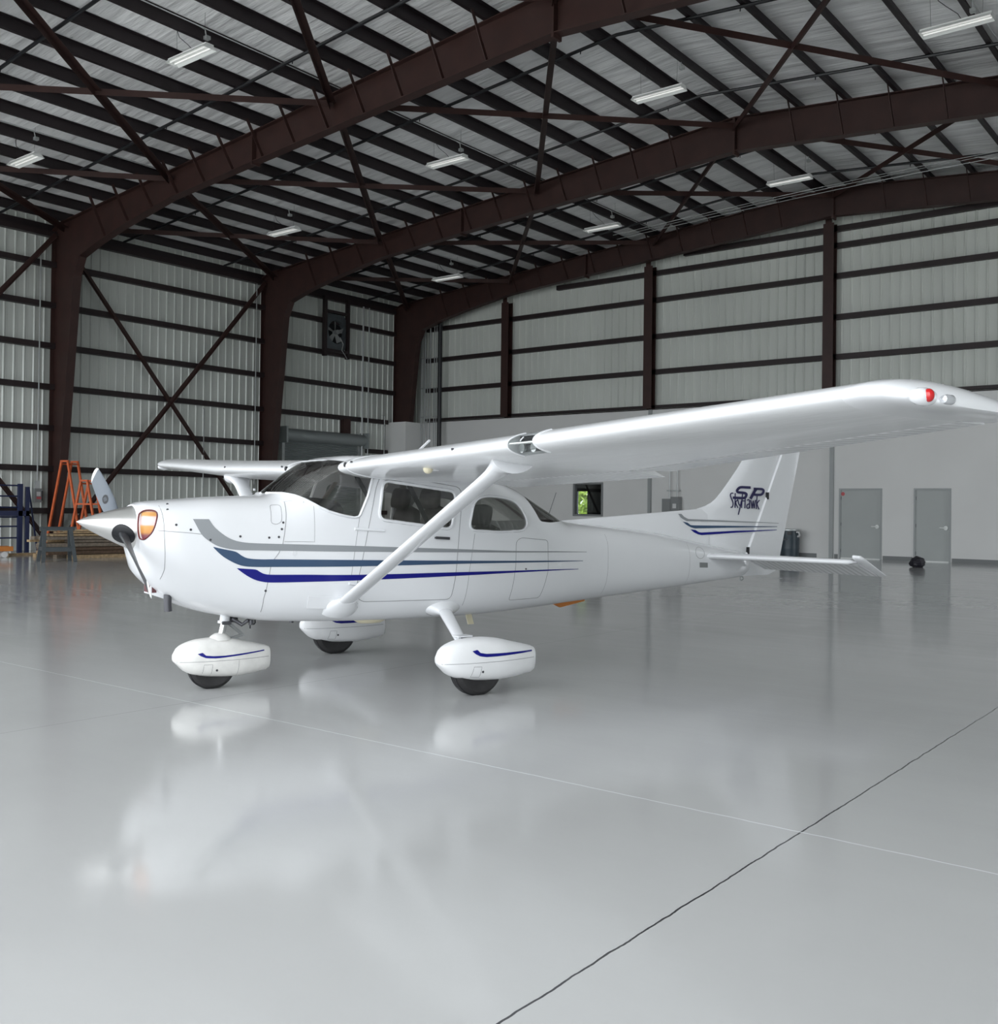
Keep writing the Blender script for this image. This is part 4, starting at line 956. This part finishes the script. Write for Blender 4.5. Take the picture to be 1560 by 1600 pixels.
    for f,ch_,th in ((-.035,.32,.15),(-.01,.30,.14),(.012,.25,.115),(.03,.19,.08),(.042,.162,.06)):
        c=B+D*f; nrm=D.cross(Vector((1,0,0))).normalized()
        rings.append([c+Vector((1,0,0))*(math.cos(2*math.pi*k/24)*ch_/2)+nrm*(math.sin(2*math.pi*k/24)*th/2) for k in range(24)])
    MB().loft(rings).build('strut_fairing',M['white'],stt,smooth=50)
    MB().tube([T+Vector((.075,s_*-.30,-.13)),T+Vector((.075,s_*-.30,-.15))],.014,14).build('tie_down_ring',M['white'],stt)
    if s_<0:
        # landing and taxi lamps behind their clear cover
        mb=MB(); mb.box(.945,.952,-3.07,-2.83,zle(2.95)-.01,zle(2.95)+.048); mb.build('lamp_bay_back',M['black'],wg); MB().box(.943,.951,-3.07,-2.83,zle(2.95)-.048,zle(2.95)-.01).build('lamp_bay_back',M['ebox'],wg)
        for y in (-2.89,-3.01):
            MB().lathe([(0,.94),(.022,.935),(.030,.915),(.030,.91),(.0,.91)],20,(0,y,1.806),'X').build('landing_lamp',M['galv'],wg,smooth=40)
        rr=[wring(y,s_,0,.085,n=14) for y in (2.825,2.95,3.075)]
        mbg=MB(); R_=len(rr[0])
        vs=[p for r_ in rr for p in r_]; fs=[]
        for i in range(2):
            for k in range(R_-1): fs.append((i*R_+k,i*R_+k+1,(i+1)*R_+k+1,(i+1)*R_+k))
        mbg.add(vs,fs).build('lamp_cover',M['clear'],wg,smooth=60,fixn=False)
        for y in (2.822,2.95,3.078):
            if y==2.95:
                MB().tube([wring(y,s_,0,.085,n=14)[k] for k in (10,11,12,13)],.004,5).build('cover_strip',M['white'],wg)
            else: MB().tube(wring(y,s_,0,.085,n=14),.007,6).build('cover_frame',M['white'],wg,smooth=60)
        zc=1.815; mb=MB(); mb.box(.86,.93,-3.07,-2.83,zle(2.95)-.004,zle(2.95)+.004); mb.build('lamp_divider',M['lampwhite'],wg)
        # pitot style vent under the wing with a cream ball on its end
        vt=MB().tube([(1.10,-1.62,1.80),(1.10,-1.62,1.735),(1.08,-1.62,1.715),(1.03,-1.62,1.712)],.016,10).build('vent_tube',M['white'],wg,smooth=50)
        bm=bmesh.new(); bmesh.ops.create_uvsphere(bm,u_segments=18,v_segments=12,radius=.036); me=bpy.data.meshes.new('g'); bm.to_mesh(me); bm.free()
        link('vent_ball',me,M['cream'],vt,(1.0,-1.62,1.715),60)
    # recessed inspection panels under the inner wing
    mb=MB()
# antennas
mb=MB(); mb.bar((1.60,-.30,1.86),(1.78,-.30,2.02),.012,.03,up=(0,1,0)); mb.build('blade_antenna',M['white'],plane)
mb=MB(); mb.bar((1.95,.10,1.82),(2.05,.10,1.93),.012,.03,up=(0,1,0)); mb.build('blade_antenna',M['white'],plane)
mb=MB(); mb.tube([(3.28,0,1.33),(3.39,0,1.60)],.0035,6); mb.build('whip_antenna',M['rivet'],plane)
# ---- tail
def finring(z,xl,xr,th,n=14):
    out=[]; c=xr-xl
    for k in range(n+1):
        x=1-(1-math.cos(math.pi*k/n))/2; out.append((xl+x*c, th*(.35+.65*(1-(abs(x-.35)/.65 if x>.35 else (.35-x)/.35)**2))*(0 if x<=0 else min(1,math.sqrt(x*6))), z))
    lo=[(p[0],-p[1],p[2]) for p in out[::-1][1:]]
    return out+lo
hx=lambda z: 6.065+(z-.966)*.507      # hinge line
LEpts=[(.98,4.6),(1.25,4.3),(1.318,3.36),(1.36,3.9),(1.40,4.5),(1.462,5.30),(1.49,5.42),(1.53,5.52),(1.57,5.585),(1.64,5.665),(1.70,5.725),(1.772,5.795),(1.912,5.925),(2.2,6.16),(2.45,6.37),(2.60,6.50),(2.68,6.60),(2.715,6.75)]
mb=MB(); rings=[]
for z,xl in LEpts[5:]:
    th=.045*(1-.45*(z-1.46)/1.3) if z<2.6 else .02
    if z>2.7: th=.008
    rings.append(finring(z,xl,hx(z)-.008,th))
low=[(.93,5.45),(1.10,5.35),(1.30,5.28)]
rings=[finring(z,xl,hx(z)-.008,.045) for z,xl in low]+rings
fin=MB().loft(rings).build('tail_fin',M['white'],plane,smooth=40)
# dorsal fillet: a slim ridge from the rear window to the fin
rings=[]
for x,zt in ((3.34,1.322),(3.6,1.338),(4.0,1.366),(4.5,1.402),(5.0,1.438),(5.38,1.465),(5.44,1.47)):
    zb=FF[0](x)-.04; hwid=.012+.030*min(1,(x-3.3)/1.6); ring=[]
    for k in range(16):
        a=math.pi*2*k/16; c,q=math.cos(a),math.sin(a)
    ring=[(x,-hwid*1.3,zb),(x,-hwid*1.05,zb+(zt-zb)*.5),(x,-hwid*.75,zb+(zt-zb)*.85),(x,-hwid*.35,zt-.003),(x,0,zt),(x,hwid*.35,zt-.003),(x,hwid*.75,zb+(zt-zb)*.85),(x,hwid*1.05,zb+(zt-zb)*.5),(x,hwid*1.3,zb)]
    rings.append(ring)
MB().loft(rings).build('dorsal_fillet',M['white'],plane,smooth=60)
# rudder: from below the tail cone to the top
te=lambda z: 6.66+(z-.957)*.272
rings=[]
for z,off in ((.72,-.14),(.76,-.03),(.85,-.0),(.96,0),(1.2,0),(1.6,0),(2.0,0),(2.4,0),(2.62,0),(2.70,-.02),(2.718,-.08)):
    xl=hx(z)+.006; xr=te(z)+off; th=.040*(1-.4*(z-.9)/1.8) if z<2.69 else .01
    n=10; up=[(xl+(xr-xl)*(1-k/n), th*(k/n)**.9+.002, z) for k in range(n+1)]; nose=[(xl-.012*math.sin(math.pi*k/6),th*math.cos(math.pi*k/6),z) for k in range(1,6)]
    rings.append(up+nose+[(p[0],-p[1],p[2]) for p in up[::-1]])
rud=MB().loft(rings).build('rudder',M['white'],plane,smooth=40)
for z in (1.62,1.0): MB().box(hx(z)-.012,hx(z)+.012,-.044,.044,z-.04,z+.04).build('rudder_hinge',M['black'],rud)
mb=MB(); mb.tube([(te(2.5)-.01,0,2.45),(te(2.5)+.22,0,2.40)],.003,5); mb.build('static_wick',M['rivet'],rud)
MB().tube([(te(1.15)-.01,0,1.12),(te(1.15)+.07,0,1.12)],.006,6).build('trim_tab_pin',M['rivet'],rud)
# tail cone cap and tie down ring
MB().tube([(6.02,0,.76),(6.02,0,.71)],.008,8).build('tail_tie_bar',M['galv'],plane)
MB().tube([(6.02+.022*math.cos(a),0,.69+.022*math.sin(a)) for a in [k*math.pi/8 for k in range(16)]],.006,6,closed=True).build('tie_down_ring',M['galv'],plane,smooth=60)
# stabiliser and elevator
ZS=.955
def stabring(y,s,xl,xr,th,z=ZS):
    n=12; out=[]
    for k in range(n+1):
        x=1-(1-math.cos(math.pi*k/n))/2; t=th*2.6*(.2969*math.sqrt(max(x,0))-.126*x-.3516*x*x+.2843*x**3-.0916*x**4)*1.0
        out.append((xl+x*(xr-xl),s*y,z+t*2))
    return out+[(p[0],p[1],2*z-p[2]) for p in out[::-1][1:-0 or None]]
HX=5.92
for s_ in (-1,1):
    rings=[stabring(y,s_,xl,xr,th) for y,xl,xr,th in ((.02,5.23,HX-.01,.070),(.15,5.285,HX-.01,.070),(.8,5.49,HX-.01,.062),(1.50,5.715,HX-.01,.054),(1.585,5.75,HX-.01,.050),(1.615,5.80,HX-.01,.02))]
    sb=MB().loft(rings).build('horizontal_stabiliser',M['alu'] if False else M['white'],plane,smooth=40)
    a=math.radians(26)
    def ering(y,x0,x1,th):
        pts=[]; n=10
        for k in range(n+1): 
            t=k/n; x=x1+(x0-x1)*t; pts.append((x,th/2*(t if t<.85 else .85+.15*math.cos((t-.85)/.15*1.2))+.002))
        nose=[(x0-.02*math.sin(math.pi*k/6)*(1 if x0<0.05 else 1),th/2*.9*math.cos(math.pi*k/6)) for k in range(1,6)]
        P=pts+nose+[(x,-z) for x,z in pts[::-1]]
        return [(HX+x*math.cos(a)+z*math.sin(a), s_*y, ZS-x*math.sin(a)+z*math.cos(a)) for x,z in P]
    ev=MB().loft([ering(.13,.02,.36,.055),ering(.9,.02,.355,.050),ering(1.60,.02,.345,.045)]).build('elevator',M['corr'],plane,smooth=40)
    MB().loft([ering(1.622,-.12,.345,.040),ering(1.70,-.11,.335,.036),ering(1.72,-.08,.31,.012)]).build('elevator_horn',M['white'],ev,smooth=40)
# ---- fin stripes and lettering
def onfin(x,z,side=-1,off=0):
    # thickness of fin / rudder / dorsal at this place
    if x>hx(z)+.0: y=.041*(1-.4*(z-.9)/1.8)*max(0,(te(z)-x)/(te(z)-hx(z)))**.9+.003
    else:
        xl=interp(sorted([(zz,xx) for zz,xx in LEpts[5:]]),max(z,1.463)) if z>1.462 else 5.28
        if x<5.42 and z<1.462: 
            zt=1.322+(x-3.34)*.0708; zb=FF[0](x)-.04; hwid=.012+.030*min(1,(x-3.3)/1.6); f=(z-zb)/(zt-zb); y=hwid*(1.3-.25*f/.5 if f<.5 else 1.05-.30*(f-.5)/.35 if f<.85 else .75-.4*(f-.85)/.15)
            y=max(y,.046) if x>5.3 else y
        else: y=.046
    return (x,side*(y+off),z)
fg_t=[(5.048,1.405),(5.079,1.375),(5.139,1.351),(5.465,1.343),(6.607,1.311)]; fg_b=[(5.000,1.405),(5.030,1.368),(5.059,1.351),(5.113,1.329),(5.466,1.326),(6.182,1.316),(6.607,1.306)]
fs_t=[(5.066,1.322),(5.126,1.312),(5.173,1.286),(5.234,1.283),(5.992,1.277),(6.58,1.272)]; fs_b=[(5.062,1.321),(5.113,1.288),(5.174,1.262),(5.235,1.251),(5.992,1.262),(6.58,1.266)]
fn_t=[(5.170,1.240),(5.242,1.234),(5.289,1.211),(5.330,1.206),(5.862,1.224),(6.574,1.235)]; fn_b=[(5.166,1.239),(5.215,1.209),(5.276,1.187),(5.331,1.178),(5.862,1.203),(6.574,1.229)]
for s_ in (-1,1):
    for nm,t_,b_,mm in (('grey_stripe',fg_t,fg_b,'grey'),('slate_blue_stripe',fs_t,fs_b,'slate'),('navy_stripe',fn_t,fn_b,'navy')):
        stripe(nm,t_,b_,M[mm],s_,surf=onfin,n=60,rows=2,parent=fin,off=.004,bias=1.3)
# lettering strokes, design units of 1/15.6; u right, v down
def L2(u,v): return (5.548+6.66e-4*u, 1.820-4.595e-4*v)
def ribbon(strokes,name,width,off):
    mb=MB()
    for st_ in strokes:
        w_=width; pts=st_
        if isinstance(st_[0],(int,float)): w_=st_[0]; pts=st_[1]
        P=cr(pts,5) if len(pts)>2 else dense(pts,40)
        P=[Vector(p) for p in P]; vs=[]; fs=[]
        for i,p in enumerate(P):
            d=(P[min(i+1,len(P)-1)]-P[max(i-1,0)]).normalized(); n_=Vector((-d.y,d.x))*w_/2
            for q in (p+n_,p-n_): x,z=L2(q.x,q.y); vs.append((x,-.0475-off,z))
        for i in range(len(P)-1): fs.append((2*i,2*i+1,2*i+3,2*i+2))
        mb.add(vs,fs)
    return mb.build(name,M['navytext'],fin,fixn=False)
ribbon([(62,[(825,245),(700,243),(600,243),(545,262),(500,315),(500,345),(530,368),(620,375),(690,385),(722,410),(715,450),(690,490),(640,505),(530,503),(395,500)]),
        (70,[(820,520),(870,430),(930,320),(968,268)]),(58,[(900,272),(1050,272),(1110,278),(1145,305),(1130,370),(1080,410),(1000,416),(890,412)])],'block_lettering',60,.002)
ribbon([[(405,400),(375,390),(345,410),(338,450),(360,520),(395,600),(400,670),(380,725),(340,735)],
        [(450,390),(450,745)],[(515,540),(465,620),(520,745)],
        [(515,545),(535,640),(565,690)],[(605,560),(580,680),(555,800),(530,910)],
        [(625,400),(615,560),(605,745)],[(700,400),(692,560),(685,750)],[(615,575),(695,572)],
        [(735,560),(770,540),(795,560),(800,640),(800,755)],[(795,640),(745,665),(730,710),(750,752),(785,740),(800,700)],
        [(825,545),(850,660),(862,755)],[(862,755),(890,560)],[(890,560),(900,660),(912,752)],[(912,752),(945,545)],
        [(985,430),(975,560),(965,765)],[(1045,545),(985,640),(1035,775)]],'script_lettering',27,.003)
# ---- landing gear
PT=[(1.292,.318,.262,.025),(1.325,.369,.232,.060),(1.40,.408,.165,.098),(1.51,.433,.128,.125),(1.665,.441,.110,.138),(1.80,.430,.102,.138),(1.97,.393,.112,.118),(2.10,.362,.128,.088),(2.16,.346,.136,.070),(2.178,.338,.150,.060)]
pf=[pchip([p[0] for p in PT],[p[k] for p in PT]) for k in (1,2,3)]
def pant(cx,cy,sx,sz,name,mm,grp):
    # maps the main fairing profile; returns object and a surface function
    fx=lambda x: cx+(x-1.65)*sx
    rings=[]
    X=xs(1.292,2.178,.03)
    for x in X:
        zt,zb,hw=[f(x) for f in pf]; zm=.255 if zt>.255>zb else (zt+zb)/2; zm=min(max(zm,zb+.01),zt-.01); ring=[]
        for k in range(40):
            a=2*math.pi*k/40; c,q=math.cos(a),math.sin(a); e=2/2.7; y=hw*math.copysign(abs(c)**e,c); z=zm+(zt-zm if q>0 else zm-zb)*math.copysign(abs(q)**e,q)
            ring.append((fx(x),cy+y,.105+(z-.105)*sz-(.0 if sz==1 else .018)))
        rings.append(ring)
    o=MB().loft(rings).build(name,mm,plane,smooth=45)
    def surf(x,z,side=-1,off=0):
        xm=(x-cx)/sx+1.65; zz=(z+(.0 if sz==1 else .018)-.105)/sz+.105; zt,zb,hw=[f(xm) for f in pf]; zm=.255
        t=(zz-zm)/(zt-zm) if zz>zm else (zm-zz)/(zm-zb); t=min(.99,max(0,t)); return (x,cy+side*(hw*(1-t**2.7)**(1/2.7)+off),z)
    return o,surf
def wheel(x,y,R_,W_,name):
    t=MB().lathe([(R_*.45,-W_*.35),(R_*.62,-W_*.48),(R_*.85,-W_*.5),(R_*.96,-W_*.36),(R_,-W_*.12),(R_,W_*.12),(R_*.96,W_*.36),(R_*.85,W_*.5),(R_*.62,W_*.48),(R_*.45,W_*.35)],40,(x,y,R_-.004),'Y').build(name,M['rubber'],plane,smooth=40)
    MB().lathe([(0,-W_*.3),(R_*.44,-W_*.34),(R_*.46,0),(R_*.44,W_*.34),(0,W_*.3)],28,(x,y,R_-.004),'Y').build('wheel_hub',M['galv'],t,smooth=40)
    mb=MB()
    for q in (-.22,0,.22): mb.tube([(x+R_*1.0005*math.cos(a),y+W_*q,R_-.004+R_*1.0005*math.sin(a)) for a in [k*math.pi/24 for k in range(48)]],.0022,5,closed=True)
    mb.build('tread_groove',M['black'],t); return t
for s_ in (-1,1):
    wheel(1.65,s_*1.28,.218,.155,'main_wheel')
    o,sf=pant(1.65,s_*1.28,1,1,'wheel_fairing',M['pantwhite'],0)
    for side in (-1,1):
        stripe('navy_stripe',[(1.540,.354),(1.582,.362),(1.604,.338),(1.655,.328),(1.75,.325),(2.13,.321)],[(1.538,.353),(1.562,.331),(1.598,.313),(1.655,.303),(1.75,.302),(2.13,.309)],M['navy'],side,surf=sf,n=50,rows=2,parent=o,off=.002,bias=1.2)
        MB().tube([sf(x,.262,side,0) for x in xs(1.31,2.15,.03)],.0018,5).build('fairing_seam',M['seam'],o)
        MB().tube([sf(x,z,side,0) for x,z in dense([(1.55,.235),(1.615,.232),(1.607,.150),(1.533,.155)],.02,True)],.0016,5,closed=True).build('valve_door_seam',M['seam'],o)
        MB().tube([sf(1.628,.192,side,-.002),sf(1.628,.192,side,.003)],.009,12).build('axle_cover_screw',M['rivet'],o)
    # spring leg with root fairing and step
    A=Vector((1.86,s_*.40,.605)); B=Vector((1.60,s_*1.22,.33)); D=B-A; rings=[]; hx_=Vector((1,0,0))
    for f,ch_,th in ((0,.135,.07),(.15,.130,.066),(.5,.115,.058),(.8,.105,.054),(1.0,.10,.05)):
        c=A+D*f; n_=D.cross(hx_).normalized(); rings.append([c+hx_*(math.cos(2*math.pi*k/20)*ch_/2)+n_*(math.sin(2*math.pi*k/20)*th/2) for k in range(20)])
    lg=MB().loft(rings).build('main_gear_leg',M['white'],plane,smooth=50)
    rings=[]
    for f,ch_,th in ((-.03,.40,.20),(.03,.385,.19),(.08,.32,.15),(.12,.22,.105),(.155,.155,.082),(.17,.138,.072)):
        c=A+D*f; n_=D.cross(hx_).normalized(); rings.append([c+hx_*(math.cos(2*math.pi*k/24)*ch_/2)+n_*(math.sin(2*math.pi*k/24)*th/2) for k in range(24)])
    MB().loft(rings).build('leg_root_fairing',M['white'],lg,smooth=60)
    c=A+D*.80; stp=MB(); stp.box(c.x-.055,c.x+.075,c.y-s_*.0-.05,c.y+.05,c.z+.035,c.z+.045); stp.bar((c.x-.02,c.y,c.z),(c.x-.02,c.y,c.z+.04),.02,.02); stp.build('foot_step',M['white'],lg)
    MB().box(c.x-.01,c.x+.05,c.y-.045,c.y+.045,c.z+.005,c.z+.03).build('step_bracket',M['rivet'],lg)
wheel(0,0,.186,.125,'nose_wheel')
o,sf=pant(0.005,0,.865,.92,'nose_wheel_fairing',M['pantworn'],0)
for side in (-1,1):
    stripe('navy_stripe',[(-.148,.290),(-.111,.298),(-.088,.275),(-.031,.268),(.06,.266),(.401,.284)],[(-.148,.289),(-.124,.272),(-.088,.256),(-.015,.250),(.06,.252),(.401,.276)],M['navy'],side,surf=sf,n=50,rows=2,parent=o,off=.002,bias=1.2)
    MB().tube([sf(x,.228,side,0) for x in xs(-.29,.44,.03)],.0018,5).build('fairing_seam',M['seam'],o)
    MB().tube([sf(x,z,side,0) for x,z in dense([(-.10,.204),(-.035,.202),(-.040,.112),(-.108,.118)],.02,True)],.0016,5,closed=True).build('valve_door_seam',M['seam'],o)
    MB().tube([sf(0.0,.155,side,-.002),sf(0.0,.155,side,.003)],.009,12).build('axle_cover_screw',M['rivet'],o)
    MB().tube([sf(x,z,side,0) for x,z in dense([(.175,.222),(.17,.10)],.02)],.0014,5).build('fairing_seam',M['seam'],o)
mb=MB(); mb.lathe([(0,.375),(.095,.378),(.070,.405),(.040,.425),(0,.428)],20,(.06,0,0)); mb.build('fairing_top_boot',M['pantworn'],o,smooth=60)
ng=MB().tube([(.062,0,.36),(.098,0,.52)],.026,16).build('nose_oleo_strut',M['chrome'],plane,smooth=40)
mb=MB(); mb.tube([(.096,0,.505),(.108,0,.60)],.040,18); mb.tube([(.095,0,.500),(.098,0,.520)],.052,18); mb.build('oleo_cylinder',M['white'],ng,smooth=40)
mb=MB()
for y in (-.03,.03): mb.bar((.135,y,.50),(.245,y*.4,.405),.014,.020); mb.bar((.245,y*.4,.405),(.105,y,.365),.014,.018)
mb.tube([(.245,-.03,.405),(.245,.03,.405)],.011,8); mb.build('torque_link',M['ebox'],ng,smooth=30)
mb=MB(); mb.tube([(.15,-.03,.54),(.22,-.06,.49),(.26,-.10,.53)],.016,10); mb.tube([(.13,.0,.53),(.20,.0,.525)],.022,10); mb.tube([(.06,-.06,.51),(.13,-.06,.51)],.014,8); mb.build('shimmy_damper',M['rivet'],ng,smooth=40)
mb=MB(); mb.tube([(.28,-.08,.55),(.28,-.08,.46)],.006,6); mb.tube([(.31,-.1,.55),(.315,-.1,.505),(.30,-.1,.49)],.006,6); mb.build('drain_tube',M['black'],plane)
# ---- cabin interior
cb=empty('cabin_interior',(0,0,0),0,plane)
MB().box(.35,2.5,-.40,.40,.62,.65).build('cabin_floor',M['dash'],cb)
mb=MB(); rings=[]
for x,w_,z0,z1 in ((.42,.40,1.40,1.50),(.55,.44,1.38,1.515),(.70,.455,1.36,1.515),(.84,.46,1.34,1.500),(.90,.455,1.33,1.465)):
    rings.append([(x,-w_,z0),(x,w_,z0),(x,w_,z1-.05),(x,w_-.06,z1-.01),(x,0,z1),(x,-w_+.06,z1-.01),(x,-w_,z1-.05)])
mb.loft(rings).build('glareshield',M['dash'],cb,smooth=50)
MB().box(.80,.86,-.46,.46,1.00,1.40).build('instrument_panel',M['dash'],cb)
for y in (-.24,.24):
    MB().tube([(.84,y,1.24),(1.02,y,1.25)],.014,10).build('yoke_shaft',M['dash'],cb)
    MB().tube([(1.03,y-.15,1.37),(1.03,y-.16,1.28),(1.03,y-.08,1.22),(1.02,y,1.25),(1.03,y+.08,1.22),(1.03,y+.16,1.28),(1.03,y+.15,1.37)],.016,10).build('yoke',M['dash'],cb,smooth=60)
def pad(x0,z0,x1,z1,w_,t,cy,mm,name,par,pw=3.2,n=14):
    """rounded cushion standing between two points (profile direction x,z), width w_, thickness t"""
    a=Vector((x0,cy,z0)); b=Vector((x1,cy,z1)); d=b-a; L_=d.length; d.normalize(); nn=Vector((-d.z,0,d.x)); rings=[]
    for k in range(n+1):
        f=k/n; e=(1-abs(2*f-1)**pw)**(1/pw) if 0<f<1 else .02; c=a+d*(L_*f)
        rings.append([c+Vector((0,1,0))*(w_/2*e**.5*math.copysign(abs(math.cos(q))**.6,math.cos(q)))+nn*(t/2*e*math.copysign(abs(math.sin(q))**.7,math.sin(q))) for q in [2*math.pi*j/20 for j in range(20)]])
    return MB().loft(rings).build(name,mm,par,smooth=60)
for y in (-.25,.27):
    st_=empty('front_seat',(0,0,0),0,cb)
    pad(1.30,.86,1.82,.83,.46,.16,y,M['leather'],'seat_cushion',st_)
    pad(1.80,.82,1.90,1.46,.43,.13,y,M['leather'],'seat_back',st_)
    pad(1.80,1.42,1.84,1.615,.25,.12,y,M['leather'],'headrest',st_)
    for q in (-.05,.05): MB().tube([(1.86,y+q,1.38),(1.84,y+q,1.50)],.008,8).build('headrest_post',M['rivet'],st_)
    MB().box(1.35,1.80,y-.2,y+.2,.64,.78).build('seat_base',M['dash'],st_)
for y in (-.25,.25):
    st_=empty('rear_seat',(0,0,0),0,cb)
    pad(1.98,.86,2.38,.84,.46,.16,y,M['dleather'],'seat_cushion',st_)
    pad(2.33,.82,2.43,1.30,.42,.12,y,M['dleather'],'seat_back',st_)
    pad(2.34,1.27,2.38,1.475,.24,.12,y,M['dleather'],'headrest',st_)
for s_ in (-1,1):
    MB().bar((1.96,s_*.50,1.66),(2.0,s_*.50,.9),.06,.03,up=(0,1,0)).build('door_post',M['cabin'],cb)
    MB().bar((1.28,s_*.5,1.66),(1.02,s_*.505,1.30),.03,.03,up=(0,1,0)).build('windshield_post',M['cabin'],cb)
    MB().bar((1.45,s_*.44,1.72),(1.72,s_*.42,1.28),.04,.004,up=(0,1,0)).build('shoulder_belt',M['black'],cb)
    # sun visors
    rings=[]
    pv=[(1.0+.0,s_*.10),(1.0,s_*.42)]
    mb=MB(); n=20; vs=[(.90+.10*math.cos(2*math.pi*k/n),s_*.25+.17*math.sin(2*math.pi*k/n),1.735+.05*math.cos(2*math.pi*k/n)) for k in range(n)]; vs2=[(p[0],p[1],p[2]+.012) for p in vs]
    mb.loft([vs,vs2]); mb.build('sun_visor',M['leather'],cb)
MB().tube([(.98,.0,1.80),(.90,.0,1.70)],.028,10).build('compass',M['dash'],cb,smooth=40)
MB().box(1.0,2.55,-.42,.42,1.725,1.74).build('headliner',M['cabin'],cb)
for o in TMP: 
    me=o.data; bpy.data.objects.remove(o); 
    if me.users==0: bpy.data.meshes.remove(me)
